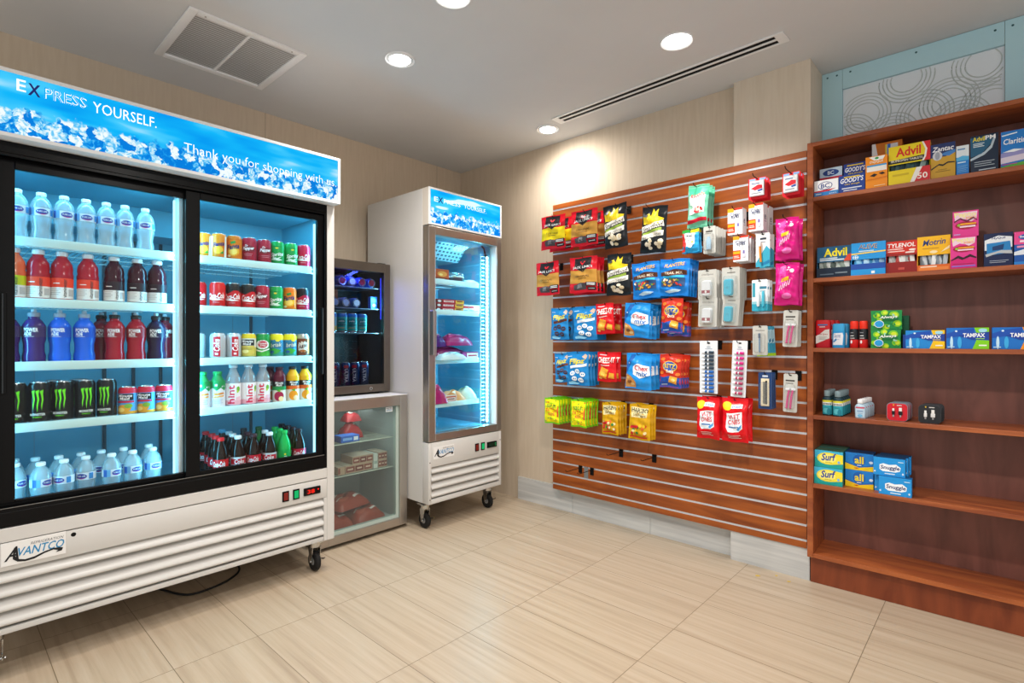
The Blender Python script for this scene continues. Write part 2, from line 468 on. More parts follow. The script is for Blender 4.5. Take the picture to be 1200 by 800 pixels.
downlight(1.13, -.172, 1, (0, 1), 'round ceiling light washing the wall above the dried meat bags')
downlight(1.70, -1.50, 0, (0, 0), 'round ceiling light cut by the top edge of the photo')
# square air grille
t = tag(empty('air_grille', (.578, -1.951, H)), 'square white return air grille with two fine louvred panels', 'air vent')
X, Y = .265, .257
b = MB()
for (x0, y0, x1, y1) in ((-X, -Y, X, -Y + .035), (-X, Y - .035, X, Y), (-X, -Y + .035, -X + .035, Y - .035), (X - .035, -Y + .035, X, Y - .035)):
    b.box((x0, y0, -.011), (x1, y1, -.0005), 'white_frame', .002)
b.box((-X + .035, -.006, -.009), (X - .035, .006, -.002), 'white_frame')
for q in (-.19, .19): b.lathe([(.004, -.0125), (.004, -.0105)], 'steel', 8, (X - .018, q, 0))
b.obj('frame', t)
for s in (-1, 1):
    b = MB(); y0, y1 = (-Y + .035, -.006) if s < 0 else (.006, Y - .035)
    b.box((-X + .036, y0, -.003), (X - .036, y1, -.0006), 'b4b4b2')
    for i in range(26):
        x = -X + .045 + i * .0172
        b.add([(x, y0, -.0035), (x, y1, -.0035), (x + .013, y1, -.0068), (x + .013, y0, -.0068)], [(0, 1, 2, 3)], 'white_frame')
    b.obj('louvre_panel', t)
# slot diffuser
t = tag(empty('slot_vent', (1.935, -.257, H), -.03), 'long white ceiling slot vent with two black slots', 'air vent')
b = MB(); L = .655
for y0, y1 in ((-.05, -.036), (-.008, .008), (.036, .05)): b.box((-L, y0, -.006), (L, y1, -.0004), 'white_frame', .001)
for s in (-1, 1): b.box((s * L - (.012 if s > 0 else .03), -.05, -.0065), (s * L + (.03 if s > 0 else .012), .05, -.0004), 'white_frame', .001)
b.obj('frame', t)
for y0, y1 in ((-.036, -.008), (.008, .036)): MB().box((-L, y0, -.003), (L, y1, -.0005), 'blackmatte').obj('slot', t)

# pale blue panel wall above the bookcase
t = tag(empty('decorative_screen', (2.648, .2475, 0)), 'pale blue framed screen with frosted ring pattern above the bookcase', 'decorative panel')
TOP = H - .002
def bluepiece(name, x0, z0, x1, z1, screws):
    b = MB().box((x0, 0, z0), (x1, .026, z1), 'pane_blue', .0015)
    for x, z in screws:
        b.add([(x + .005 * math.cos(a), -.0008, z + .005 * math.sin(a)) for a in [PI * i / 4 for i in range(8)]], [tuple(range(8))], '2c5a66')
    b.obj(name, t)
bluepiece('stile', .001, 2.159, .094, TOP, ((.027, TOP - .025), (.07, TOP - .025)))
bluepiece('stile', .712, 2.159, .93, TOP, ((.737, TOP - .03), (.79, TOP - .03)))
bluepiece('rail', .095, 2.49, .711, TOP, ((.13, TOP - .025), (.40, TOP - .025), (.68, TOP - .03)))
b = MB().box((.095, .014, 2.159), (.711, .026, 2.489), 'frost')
rng = random.Random(4)
cen = [(.19, 2.33), (.36, 2.46), (.30, 2.20), (.52, 2.30), (.64, 2.44), (.43, 2.27), (.13, 2.24), (.67, 2.25), (.56, 2.2)]
for cx, cz in cen:
    for r in (.062, .078, .094, .110):
        run = []; n = 44
        for i in range(n + 1):
            a = 2 * PI * i / n; x, z = cx + r * math.cos(a), cz + r * math.sin(a)
            ok = .098 < x < .708 and 2.162 < z < 2.487
            if ok: run.append((x, .0145, z))
            if (not ok or i == n) and run:
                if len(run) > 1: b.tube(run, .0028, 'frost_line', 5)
                run = []
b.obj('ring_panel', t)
# ------------------------------------------------------------------ slatted display wall
sw = MB(); SX0, SX1, SZ0 = 1.038, 2.636, .158
P = .076
sw.box((SX0, .012, SZ0), (SX1, .0185, SZ0 + 26 * P), '5a2a12')
for i in range(27):
    z0 = SZ0 if i == 0 else SZ0 + P * (i - .5) + .0055
    z1 = SZ0 + 26 * P if i == 26 else SZ0 + P * (i + .5) - .0055
    for xa, xb in ((SX0, 1.7695), (1.7702, SX1)):
        sw.box((xa, 0, z0), (xb, .0118, z1), 'wood_slat')
slat = tag(sw.obj('slatwall_panel'), 'cherry slatwall display panel with metal grooves left of the bookcase', 'display wall')
b = MB()
b.box((SX0, .0015, -.0055), (SX1, .0117, -.0018), 'alu'); b.box((SX0, .0015, .0018), (SX1, .0117, .0055), 'alu'); b.box((SX0, .0065, -.0018), (SX1, .0117, .0018), 'alu')
me_in = b.mesh('groove_insert')
for i in range(26):
    o = bpy.data.objects.new('groove_insert', me_in); C.objects.link(o); o.parent = slat; o.location = (0, 0, SZ0 + P * (i + .5))
GZ = [SZ0 + P * (i + .5) for i in range(26)]

# ------------------------------------------------------------------ bookcase
bk = tag(empty('bookcase', (2.646, -.03, 0), math.radians(2.0)), 'tall cherry bookcase with five shelves of packets beside the slatwall', 'bookcase')
BW_, BD = .94, .262
def bpart(name, a, c, k, ch=.0012): return MB().box(a, c, k, ch).obj(name, bk)
b = MB().box((.0075, .0, .131), (.0255, BD, 2.137), 'wood_case', .001).box((.0, -.001, .131), (.022, .012, 2.157), 'wood_case', .001); b.obj('side_panel', bk)
b = MB().box((BW_ - .022, .0, .131), (BW_, BD, 2.137), 'wood_case', .001); b.obj('side_panel', bk)
bpart('top_board', (.0075, .0005, 2.137), (BW_, BD, 2.1565), 'wood_case')
bpart('back_panel', (.026, BD - .008, .131), (BW_ - .022, BD - .0005, 2.136), 'wood_back')
bpart('plinth', (.008, .032, 0), (BW_, .05, .1305), 'wood_plinth')
SHZ = [1.890, 1.494, 1.155, .827, .493, .151]
for z in SHZ: bpart('shelf', (.0258, .0005, z - .02), (BW_ - .0222, BD - .0085, z), 'wood_case')

# ------------------------------------------------------------------ refrigerators
def badge(b, fm, w, h):
    b.deco([('r', 0, 0, 1, 1, 'e4e3e1'), ('t', 'REFRIGERATION', .44, .74, .97, .86, '4a4a4c', .3, .0), ('t', 'VANTCO', .25, .32, .98, .70, '2f86b8', .3, .03),
            ('t', 'A', .04, .2, .26, .80, '17171a', .35, .01),
            ('p', [(.23, .75), (.2, .4), (.24, .22), (.36, .13), (.5, .17), (.66, .30), (.8, .36), (.9, .34), (.96, .3), (.94, .17), (.84, .14), (.88, .22), (.8, .29), (.66, .22), (.5, .07), (.36, .04), (.24, .1), (.17, .25), (.17, .45), (.19, .75)], '17171a')], w, h, fm)
def louvers(b, x, y0, y1, z0, z1, n, k='white_paint'):
    """pressed louvres on a front that faces +x: each rolls out and drops back to a dark slot"""
    p = (z1 - z0) / n
    for i in range(n):
        za = z0 + i * p
        prof = [(x - .022, za + p), (x - .012, za + p * .90), (x + .003, za + p * .62), (x + .010, za + p * .40), (x + .010, za + p * .27), (x + .007, za + p * .20), (x - .022, za + p * .22)]
        b.grid(lambda u, v, pr=prof: (pr[min(6, int(round(v * 6)))][0], y0 + (y1 - y0) * u, pr[min(6, int(round(v * 6)))][1]), 1, 6, k, True, flip=True)
    b.box((x - .03, y0, z0), (x - .0225, y1, z1), '2b2a2a')
def caster(parent, x, y, off, turn=0.):
    b = MB().box((x - .04, y - .035, .150), (x + .04, y + .035, .158), 'chrome', .001)
    b.lathe([(.028, .125), (.03, .15)], 'chrome', 16, (x, y, 0))
    for s in (-1, 1):
        b.prism([(x - .022, .125), (x - .012, .045), (x + .012, .045), (x + .022, .125)], 'y', y + s * .022 - .0015, y + s * .022 + .0015, 'chrome')
    b.tube([(x, y - .028, .05), (x, y + .028, .05)], .006, 'chrome', 8)
    b.tube([(x + .02, y + .024, .06), (x + .045, y + .026, .066), (x + .058, y + .026, .074)], .003, 'chrome', 6)
    o = b.obj('caster', parent, off)
    w = MB(); ring = [(.046, -.009), (.050, -.004), (.050, .004), (.046, .009), (.022, .011)]
    vs = []; seg = 22
    prof = [(.02, -.013), (.045, -.013), (.050, -.008), (.050, .008), (.045, .013), (.02, .013)]
    for r, yy in prof:
        for j in range(seg):
            a = 2 * PI * j / seg; vs.append((x + r * math.cos(a), y + yy, .0502 + r * math.sin(a)))
    fs = [(i * seg + j, i * seg + (j + 1) % seg, (i + 1) * seg + (j + 1) % seg, (i + 1) * seg + j) for i in range(5) for j in range(seg)]
    w.add(vs, fs, 'rubber', True)
    for s in (-1, 1): w.add([(x + .02 * math.cos(2 * PI * j / 12), y + s * .0125, .0502 + .02 * math.sin(2 * PI * j / 12)) for j in range(12)], [tuple(range(12)) if s < 0 else tuple(reversed(range(12)))], '8d8d8d')
    w.obj('wheel', o)
def controls(parent, off, x, y0, z, s, red=True):
    for nm, yy, col in (('red_switch', y0, '7a2018'), ('green_switch', y0 + .055 * s, '0b6b3c')):
        b = MB().box((x - .004, yy, z), (x + .004, yy + .034 * s, z + .052 * s), 'black', .001)
        b.box((x + .0035, yy + .006 * s, z + .007 * s), (x + .0065, yy + .028 * s, z + .045 * s), 'green_lit' if nm[0] == 'g' else col, .001)
        o = b.obj(nm, parent, off); o['label'] = ('small green lit' if nm[0] == 'g' else 'small red') + ' rocker switch'
    yy = y0 + .112 * s
    b = MB().box((x - .004, yy, z + .006 * s), (x + .007, yy + .092 * s, z + .046 * s), 'black', .003)
    if red: b.deco([('r', .12, .2, .68, .8, '3a0505'), ('t', '38', .2, .24, .62, .76, 'red_lit', 0, .03), ('e', .84, .62, .05, .1, 'red_lit')], .092 * s, .04 * s, front_x(x + .007, yy + .046 * s, z + .006 * s))
    else: b.deco([('r', .12, .2, .68, .8, '0c2a18'), ('r', .76, .55, .9, .75, '2fa060'), ('r', .76, .25, .9, .42, '2fa060')], .092 * s, .04 * s, front_x(x + .007, yy + .046 * s, z + .006 * s))
    b.obj('thermostat_display', parent, off)
def wire_shelf(parent, off, x0, x1, y0, y1, z, lip=.032, k='shelf_white', deck=.010):
    b = MB().box((x1 - .006, y0, z - lip), (x1, y1 - .012, z), k, .0015)
    b.box((x1 - .05, y0, z - deck - .004), (x1 - .006, y1 - .004, z - deck), k)
    b.tube([(x1 - .012, y0, z - lip), (x1 - .012, y1, z - lip)], .003, 'wire', 6)
    n = int((y1 - y0) / .021)
    for i in range(n + 1):
        y = y0 + .004 + (y1 - y0 - .008) * i / n
        b.add([(x0, y - .0016, z - deck), (x1 - .05, y - .0016, z - deck), (x1 - .05, y + .0016, z - deck), (x0, y + .0016, z - deck), (x0, y, z - deck - .003), (x1 - .05, y, z - deck - .003)],
              [(0, 1, 2, 3), (1, 0, 4, 5), (3, 2, 5, 4)], 'wire')
    for q in (.12, .4, .7, .93):
        x = x0 + (x1 - x0) * q; b.tube([(x, y0, z - deck - .0055), (x, y1, z - deck - .0055)], .0025, 'wire', 6)
    return b.obj('shelf', parent, off)
def area(name, loc, size, energy, col, direction):
    l = bpy.data.lights.new(name, 'AREA'); l.shape = 'RECTANGLE'; l.size, l.size_y = size; l.energy = energy; l.color = col
    o = bpy.data.objects.new(name, l); C.objects.link(o); o.location = loc
    o.rotation_euler = Vector(direction).to_track_quat('-Z', 'Y').to_euler(); return o
CORD = [(.20, -2.35, .16), (.28, -2.28, .03), (.40, -2.20, .006), (.52, -2.155, .006), (.565, -2.11, .006), (.56, -2.02, .006), (.52, -1.93, .006), (.44, -1.86, .006), (.30, -1.84, .02), (.15, -1.86, .16)]
CY_ = (.16, .70, 1.0)

# --- large two-door cooler
RC0 = (.43, -2.19, 0); OFF = (-.43, 2.19, 0)
rc = tag(empty('display_cooler', RC0), 'large white two-door glass drinks cooler with wide lit blue header', 'refrigerator')
ya, yb, xa, xb = -2.857, -1.526, .03, .80
b = MB()
b.box((xa, ya, .166), (xb, ya + .045, 1.885), 'white_paint', .002); b.box((xa, yb - .04, .166), (xb, yb, 1.885), 'white_paint', .002)
b.box((xa, ya + .045, .166), (xa + .03, yb - .04, 1.885), 'white_paint'); b.box((xa + .03, ya + .045, 1.84), (.74, yb - .04, 1.885), 'white_paint')
b.box((xa + .03, ya + .045, .166), (.74, yb - .04, .18), 'white_paint'); b.box((xa + .03, ya + .045, .50), (.745, yb - .04, .528), 'white_paint')
b.box((.745, ya + .046, .488), (.7995, yb - .0405, .537), 'white_paint', .002)
b.obj('body', rc, OFF)
b = MB()
iy0, iy1 = ya + .046, yb - .041
b.box((xa + .031, iy0, .529), (xa + .04, iy1, 1.839), 'cabinet_inside')
b.box((xa + .041, iy0, .529), (.735, iy0 + .008, 1.839), 'cabinet_inside'); b.box((xa + .041, iy1 - .008, .529), (.735, iy1, 1.839), 'cabinet_inside')
b.box((xa + .041, iy0 + .009, 1.829), (.735, iy1 - .009, 1.839), 'cabinet_inside'); b.box((xa + .041, iy0 + .009, .529), (.735, iy1 - .009, .54), 'cabinet_inside')
b.box((xa + .041, iy0 + .009, 1.70), (.30, iy1 - .009, 1.828), 'cabinet_inside')
for y in (-2.62, -2.37, -2.0, -1.76): b.box((xa + .0405, y - .001, .54), (xa + .0412, y + .001, 1.70), '6f8a92')
b.obj('lining', rc, OFF)
for y in (-2.36, -2.24, -2.12, -1.66): MB().box((xa + .042, y - .007, .541), (xa + .050, y + .007, 1.698), '35444b').obj('shelf_standard', rc, OFF)
b = MB().box((.655, -2.215, .541), (.722, -2.165, 1.828), 'white_frame', .002); b.obj('centre_post', rc, OFF)
# base grille
b = MB().box((.765, ya + .046, .388), (.799, yb - .0405, .484), 'white_paint', .002)
b.box((.765, ya + .046, .168), (.799, ya + .06, .387), 'white_paint'); b.box((.765, yb - .057, .168), (.799, yb - .0405, .387), 'white_paint')
b.box((.765, ya + .061, .168), (.797, yb - .058, .188), 'white_paint', .002)
louvers(b, .792, ya + .061, yb - .058, .189, .387, 4)
b.lathe([(.008, 0), (.008, .001)], 'black', 10, (0, 0, 0)) if False else None
b.deco([('e', .5, .5, .5, .5, 'blackmatte')], .016, .016, front_x(.799, -2.581, .459))
b.obj('base_grille', rc, OFF)
b = MB().box((.799, -2.778, .404), (.8015, -2.603, .486), 'e4e3e1', .0008); badge(b, front_x(.8015, -2.6905, .406), .172, .078); b.obj('brand_badge', rc, OFF)
controls(rc, OFF, .799, -1.797, .412, .95)
# door frame with its tracks
b = MB(); fy0, fy1 = ya + .046, yb - .0405
b.box((.736, fy0, 1.845), (.800, fy1, 1.8845), 'black', .002); b.box((.736, fy0, 1.828), (.7575, fy1, 1.8445), 'black'); b.box((.79, fy0, 1.835), (.797, fy1, 1.8445), 'black')
b.box((.736, fy0, .541), (.800, fy1, .592), 'black', .002); b.box((.79, fy0, .592), (.797, fy1, .604), 'black')
b.box((.759, fy0, .592), (.767, fy1, .614), 'black'); b.box((.792, fy0, .5905), (.7965, fy1, .6055), '77716a')
b.box((.736, fy0, .592), (.800, fy0 + .028, 1.845), 'black', .002); b.box((.736, fy1 - .012, .592), (.800, fy1, 1.845), 'black', .002)
b.obj('door_frame', rc, OFF)
def slider(y0, y1, x, sl, sr, hy, hz):
    b = MB(); z0, z1 = .605, 1.832
    b.box((x - .008, y0, z0), (x + .010, y0 + sl, z1), 'black', .002); b.box((x - .008, y1 - sr, z0), (x + .010, y1, z1), 'black', .002)
    b.box((x - .008, y0 + sl, z0), (x + .010, y1 - sr, z0 + .018), 'black', .002); b.box((x - .008, y0 + sl, z1 - .03), (x + .010, y1 - sr, z1), 'black', .002)
    d = b.obj('sliding_door', rc, OFF)
    MB().box((x - .003, y0 + sl, z0 + .018), (x + .003, y1 - sr, z1 - .03), 'glass').obj('glass_pane', d)
    h = MB().box((x + .009, hy - .013, hz[0]), (x + .014, hy + .013, hz[1]), 'black', .002)
    h.box((x + .013, hy - .003, hz[0] + .004), (x + .027, hy + .003, hz[1] - .004), '33373a/.15', .002); h.obj('handle', d)
    s = MB()
    return d
slider(-2.808, -2.166, .748, .070, .040, -2.772, (1.0, 1.36))
slider(-2.205, -1.572, .776, .055, .040, -1.588, (1.015, 1.36))
for z in (1.571, 1.347, 1.113, .888):
    wire_shelf(rc, OFF, .09, .722, iy0 + .012, -2.222, z)
    wire_shelf(rc, OFF, .09, .722, -2.158, -1.597, z)
# header
b = MB().box((.50, ya, 1.886), (.855, yb, 2.118), 'white_frame', .002)
for (y0, z0, y1, z1) in ((ya, 1.886, yb, 1.899), (ya, 2.105, yb, 2.118), (ya, 1.899, ya + .013, 2.105), (yb - .013, 1.899, yb, 2.105)):
    b.box((.854, y0, z0), (.862, y1, z1), 'white_frame', .001)
hd = b.obj('lit_header', rc, OFF)
b = MB().box((.8545, ya + .013, 1.899), (.8575, yb - .013, 2.105), 'ice')
W = 1.305; cy = (ya + yb) / 2
fm = front_x(.8575, cy, 1.899)
def ny(y): return (y - cy) / W + .5
def nz(z): return (z - 1.899) / .206
its = [('t', 'PRESS', ny(-2.670), nz(2.046), ny(-2.550), nz(2.086), 'sign_white', 0, .03), ('t', 'PRESS', ny(-2.670), nz(2.046), ny(-2.550), nz(2.086), 'sign_blue', 0, -.012),
       ('t', 'E', ny(-2.742), nz(2.05), ny(-2.718), nz(2.09), 'sign_white', 0, .02), ('t', 'X', ny(-2.713), nz(2.044), ny(-2.680), nz(2.086), 'sign_ink', 0, .05),
       ('t', 'YOURSELF.', ny(-2.533), nz(2.040), ny(-2.330), nz(2.080), 'sign_white', 0, .0),
       ('t', 'Thank you for shopping with us.', ny(-2.233), nz(1.958), ny(-1.548), nz(2.010), 'sign_white', 0, -.010)]
b.deco(its, W, .206, fm, step=.0004)
b.obj('sign_face', hd)
for x, y in ((.725, -1.595), (.705, -2.79), (.12, -1.595), (.12, -2.79)): caster(rc, x, y, OFF)
def spline(pts, n=8):
    P = [Vector(q) for q in pts]; P = [P[0]] + P + [P[-1]]; out = []
    for i in range(1, len(P) - 2):
        for k in range(n):
            t = k / n
            out.append(.5 * ((2 * P[i]) + (-P[i - 1] + P[i + 1]) * t + (2 * P[i - 1] - 5 * P[i] + 4 * P[i + 1] - P[i + 2]) * t * t + (-P[i - 1] + 3 * P[i] - 3 * P[i + 1] + P[i + 2]) * t ** 3))
    return out + [P[-1]]
MB().tube(spline(CORD), .005, 'rubber', 8).obj('power_cord', rc, OFF)
# cooler lamps: strips on the posts, lamps under the roof, added fill for the shelf lips
for y, dr in ((-2.225, -1), (-2.155, 1), (-1.583, -1), (-2.80, 1)):
    b = MB().box((.690, y - .003, .56), (.704, y + .003, 1.80), 'led_soft'); b.obj('led_strip', rc, OFF)
    area('cooler_strip_lamp', (.729, y + dr * .006, 1.18), (.02, 1.2), 3.4, CY_, (-.55, dr, 0))
area('cooler_roof_lamp', (.55, -2.50, 1.822), (.25, .5), .9, CY_, (0, 0, -1)); area('cooler_roof_lamp', (.55, -1.89, 1.822), (.25, .5), .9, CY_, (0, 0, -1))
for y in (-2.51, -1.88): area('cooler_lip_fill', (.731, y, 1.822), (.5, .012), 1.3, CY_, (-.12, 0, -1))  # added fill that brightens the shelf lips, no fitting stands there

# --- tall single-door freezer
FR0 = (.41, -.545, 0); FO = (-.41, .545, 0)
fr = tag(empty('upright_freezer', FR0), 'tall white single-door freezer with lit blue header in the corner', 'freezer')
ya, yb = -.868, -.222
b = MB()
b.box((.07, ya, .176), (.688, ya + .045, 2.14), 'white_paint', .002); b.box((.07, yb - .045, .176), (.688, yb, 2.14), 'white_paint', .002)
b.box((.07, ya + .045, .176), (.11, yb - .045, 2.14), 'white_paint'); b.box((.11, ya + .045, 1.87), (.688, yb - .045, 2.139), 'white_paint')
b.box((.11, ya + .045, .176), (.688, yb - .045, .59), 'white_paint'); b.obj('body', fr, FO)
b = MB(); i0, i1 = ya + .046, yb - .046
b.box((.111, i0, .591), (.12, i1, 1.869), 'cabinet_inside'); b.box((.121, i0, .591), (.687, i0 + .008, 1.869), 'cabinet_inside'); b.box((.121, i1 - .008, .591), (.687, i1, 1.869), 'cabinet_inside')
b.box((.121, i0 + .009, 1.86), (.687, i1 - .009, 1.869), 'cabinet_inside'); b.box((.121, i0 + .009, .591), (.687, i1 - .009, .60), 'cabinet_inside')
b.obj('lining', fr, FO)
b = MB(); b.prism([(.20, 1.859), (.20, 1.75), (.46, 1.75), (.56, 1.859)], 'y', -.78, -.37, '9fb6bd')
for i in range(9):
    for j in range(12):
        zz = 1.749; x = .22 + i * .026; y = -.76 + j * .034
        b.add([(x, y, zz), (x, y + .02, zz), (x + .015, y + .02, zz), (x + .015, y, zz)], [(0, 1, 2, 3)], '3d545c')
for i in range(5):
    for j in range(12):
        f0 = (i + .25) / 5; f1 = (i + .75) / 5; y = -.76 + j * .034
        q = lambda f: (.46 + .1 * f + .0006, 1.75 + .109 * f - .0006)
        b.add([(q(f0)[0], y, q(f0)[1]), (q(f0)[0], y + .02, q(f0)[1]), (q(f1)[0], y + .02, q(f1)[1]), (q(f1)[0], y, q(f1)[1])], [(0, 1, 2, 3)], '3d545c')
b.obj('evaporator_cover', fr, FO)
b = MB().box((.689, ya, .176), (.750, ya + .022, .556), 'white_paint', .002).box((.689, yb - .022, .176), (.750, yb, .556), 'white_paint', .002)
b.box((.689, ya + .022, .405), (.7495, yb - .022, .556), 'white_paint', .001); b.box((.689, ya + .022, .176), (.7485, yb - .022, .205), 'white_paint', .001)
louvers(b, .742, ya + .022, yb - .022, .206, .404, 4)
for y, z in ((ya + .011, .43), (ya + .011, .20), (yb - .011, .49)): b.deco([('e', .5, .5, .5, .5, 'blackmatte')], .008, .008, front_x(.75, y, z))
b.obj('base_grille', fr, FO)
b = MB(); badge(b, front_x(.7497, -.745, .452), .17, .075); b.obj('brand_badge', fr, FO)
controls(fr, FO, .7497, -.475, .447, 1.0, red=False)
# door
b = MB(); z0, z1 = .562, 1.902
b.box((.692, ya, z0), (.752, ya + .052, z1), 'steel', .003); b.box((.692, yb - .042, z0), (.752, yb, z1), 'steel', .003)
b.box((.692, ya + .052, z0), (.752, yb - .042, z0 + .046), 'steel', .003); b.box((.692, ya + .052, z1 - .052), (.752, yb - .042, z1), 'steel', .003)
for (u0, v0, u1, v1) in ((ya + .052, z0 + .046, ya + .058, z1 - .052), (yb - .048, z0 + .046, yb - .042, z1 - .052)): b.box((.70, u0, v0), (.745, u1, v1), 'white_frame')
dr = b.obj('door', fr, FO)
MB().box((.715, ya + .058, z0 + .046), (.721, yb - .048, z1 - .052), 'glass').obj('glass_pane', dr)
b = MB().box((.752, ya + .004, 1.10), (.790, ya + .014, 1.375), 'steel', .003).box((.780, ya + .004, 1.10), (.792, ya + .03, 1.375), 'steel', .003); b.obj('handle', dr)
b = MB().box((.6885, ya, 1.909), (.748, yb, 2.1405), 'c9c1b6', .002)
for (y0, q0, y1, q1) in ((ya, 1.909, yb, 1.921), (ya, 2.129, yb, 2.1405), (ya, 1.921, ya + .012, 2.129), (yb - .012, 1.921, yb, 2.129)): b.box((.747, y0, q0), (.754, y1, q1), 'white_frame', .001)
hd = b.obj('lit_header', fr, FO)
b = MB().box((.7475, ya + .012, 1.921), (.750, yb - .012, 2.129), 'ice2')
b.deco([('t', 'E', .05, .66, .10, .80, 'sign_white', 0, .02), ('t', 'X', .10, .64, .165, .82, 'sign_ink', 0, .05), ('t', 'PRESS', .175, .66, .40, .79, 'sign_white', 0, .0), ('t', 'YOURSELF.', .45, .66, .78, .79, 'sign_white', 0, 0),
        ('t', 'Thank you for shopping with us.', .35, .27, .95, .36, 'sign_white', 0, 0)], .622, .208, front_x(.75, (ya + yb) / 2, 1.921), step=.0004)
b.obj('sign_face', hd)
for z in (1.592, 1.393, 1.072, .786): wire_shelf(fr, FO, .14, .655, i0 + .012, -.335, z)
b = MB()
for y in (-.330, -.272): b.box((.648, y - .002, .61), (.656, y + .002, 1.80), 'wire')
for i in range(44): b.tube([(.652, -.330, .63 + i * .0268), (.652, -.272, .63 + i * .0268)], .0018, 'wire', 5)
b.obj('shelf_ladder', fr, FO)
b = MB().box((.664, -.291, .61), (.672, -.279, 1.785), 'white_frame')
for i in range(44): b.box((.672, -.291, .62 + i * .0266), (.676, -.279, .62 + i * .0266 + .017), 'led')
b.obj('led_strip', fr, FO)
b = MB().tube([(.66, -.285, 1.78), (.655, -.30, 1.84), (.64, -.31, 1.858)], .006, 'blackmatte', 6); b.obj('lamp_lead', fr, FO)
area('freezer_strip_lamp', (.66, -.30, 1.2), (.02, 1.15), 10, CY_, (-.6, -1, 0)); area('freezer_roof_lamp', (.60, -.55, 1.85), (.1, .4), 3, CY_, (-.3, 0, -1))
for x, y in ((.645, -.815), (.645, -.255), (.14, -.815), (.14, -.27)): caster(fr, x, y, FO)

# --- low glass-door freezer
LO0 = (.28, -1.17, 0); LOF = (-.28, 1.17, 0)
lo = tag(empty('low_freezer', LO0), 'low steel-framed glass-door freezer standing under the small drinks fridge', 'freezer')
ya, yb = -1.475, -.878
b = MB().box((.02, ya, .02), (.495, ya + .04, .845), '6d6f70', .002).box((.02, yb - .04, .02), (.495, yb, .845), '6d6f70', .002).box((.02, ya + .04, .02), (.05, yb - .04, .845), '6d6f70')
b.box((.05, ya + .04, .80), (.495, yb - .04, .845), '6d6f70').box((.05, ya + .04, .02), (.495, yb - .04, .055), '6d6f70')
b.box((.02, ya, .845), (.548, yb, .8485), 'd9d8d4', .001)
b.obj('body', lo, LOF)
b = MB().box((.051, ya + .041, .056), (.058, yb - .041, .799), 'a3adac').box((.059, ya + .041, .056), (.494, ya + .047, .799), 'a3adac').box((.059, yb - .047, .056), (.494, yb - .041, .799), 'a3adac').box((.059, ya + .048, .056), (.494, yb - .048, .063), 'a3adac').box((.059, ya + .048, .793), (.494, yb - .048, .799), 'a3adac')
b.obj('lining', lo, LOF)
b = MB(); z0, z1 = .022, .843
b.box((.499, ya, z0), (.545, ya + .055, z1), 'steel', .003).box((.499, yb - .055, z0), (.545, yb, z1), 'steel', .003).box((.499, ya + .055, z0), (.545, yb - .055, z0 + .05), 'steel', .003).box((.499, ya + .055, z1 - .062), (.545, yb - .055, z1), 'steel', .003)
b.box((.499, yb - .075, z0 + .05), (.530, yb - .055, z1 - .062), 'aab8b0').box((.499, ya + .055, z0 + .05), (.530, yb - .075, z0 + .068), 'aab8b0')
d = b.obj('door', lo, LOF)
MB().box((.518, ya + .055, z0 + .068), (.523, yb - .075, z1 - .062), 'glass_green').obj('glass_pane', d)
b = MB(); b.deco([('r', 0, 0, 1, 1, 'e8eaea'), ('r', .1, .15, .9, .45, '9fb6c4'), ('t', 'FREEZER', .1, .55, .9, .85, '31506a')], .05, .03, front_x(.523, -1.0, .745)); b.obj('sticker', d)
for s in ((.09, ya + .08), (.09, yb - .08), (.44, ya + .08), (.44, yb - .08)): MB().lathe([(.018, 0), (.02, .004), (.014, .02)], 'rubber', 12, (s[0], s[1], 0)).obj('foot', lo, LOF)
for z in (.572, .381):
    b = MB().tube([(.46, ya + .05, z), (.46, yb - .05, z)], .003, 'c8d0c0', 6)
    for i in range(26): b.tube([(.08, ya + .055 + i * .0194, z), (.46, ya + .055 + i * .0194, z)], .0016, 'c8d0c0', 5)
    b.tube([(.08, ya + .05, z), (.08, yb - .05, z)], .003, 'c8d0c0', 6); b.tube([(.27, ya + .05, z - .004), (.27, yb - .05, z - .004)], .002, 'c8d0c0', 6)
    b.obj('shelf', lo, LOF)
area('low_freezer_lamp', (.40, -1.17, .785), (.1, .35), .9, (.85, 1, .95), (-.1, 0, -1))

# --- small drinks fridge on top of it
UP0 = (.2, -1.14, .8487); UO = (-.2, 1.14, -.8487)
up = tag(empty('drinks_fridge', UP0), 'small steel-framed drinks fridge with blue lights and a dark glass door', 'refrigerator')
ya, yb = -1.385, -.898; zb, zt = .862, 1.688
b = MB().box((.02, ya, zb), (.345, ya + .035, zt), '1a1a1c', .002).box((.02, yb - .035, zb), (.345, yb, zt), '1a1a1c', .002).box((.02, ya + .035, zb), (.045, yb - .035, zt), '1a1a1c')
b.box((.045, ya + .035, zt - .04), (.345, yb - .035, zt), '1a1a1c').box((.045, ya + .035, zb), (.345, yb - .035, zb + .035), '1a1a1c')
b.obj('body', up, UO)
b = MB(); b.box((.348, ya, zb), (.388, ya + .046, zt), 'steel_dark', .003).box((.348, yb - .046, zb), (.388, yb, zt), 'steel_dark', .003).box((.348, ya + .046, zb), (.388, yb - .046, zb + .048), 'steel_dark', .003).box((.348, ya + .046, zt - .058), (.388, yb - .046, zt), 'steel_dark', .003)
d = b.obj('door', up, UO)
MB().box((.366, ya + .046, zb + .048), (.371, yb - .046, zt - .058), 'glass_dark').obj('glass_pane', d)
b = MB(); b.tube([(.388, -1.045, .885), (.392, -1.045, .885)], .011, 'chrome', 14); b.tube([(.3915, -1.045, .885), (.393, -1.045, .885)], .005, 'black', 8); b.obj('lock', d)
MB().box((.20, yb - .06, zt), (.34, yb - .004, zt + .012), 'blackmatte', .003).obj('hinge_cover', up, UO)
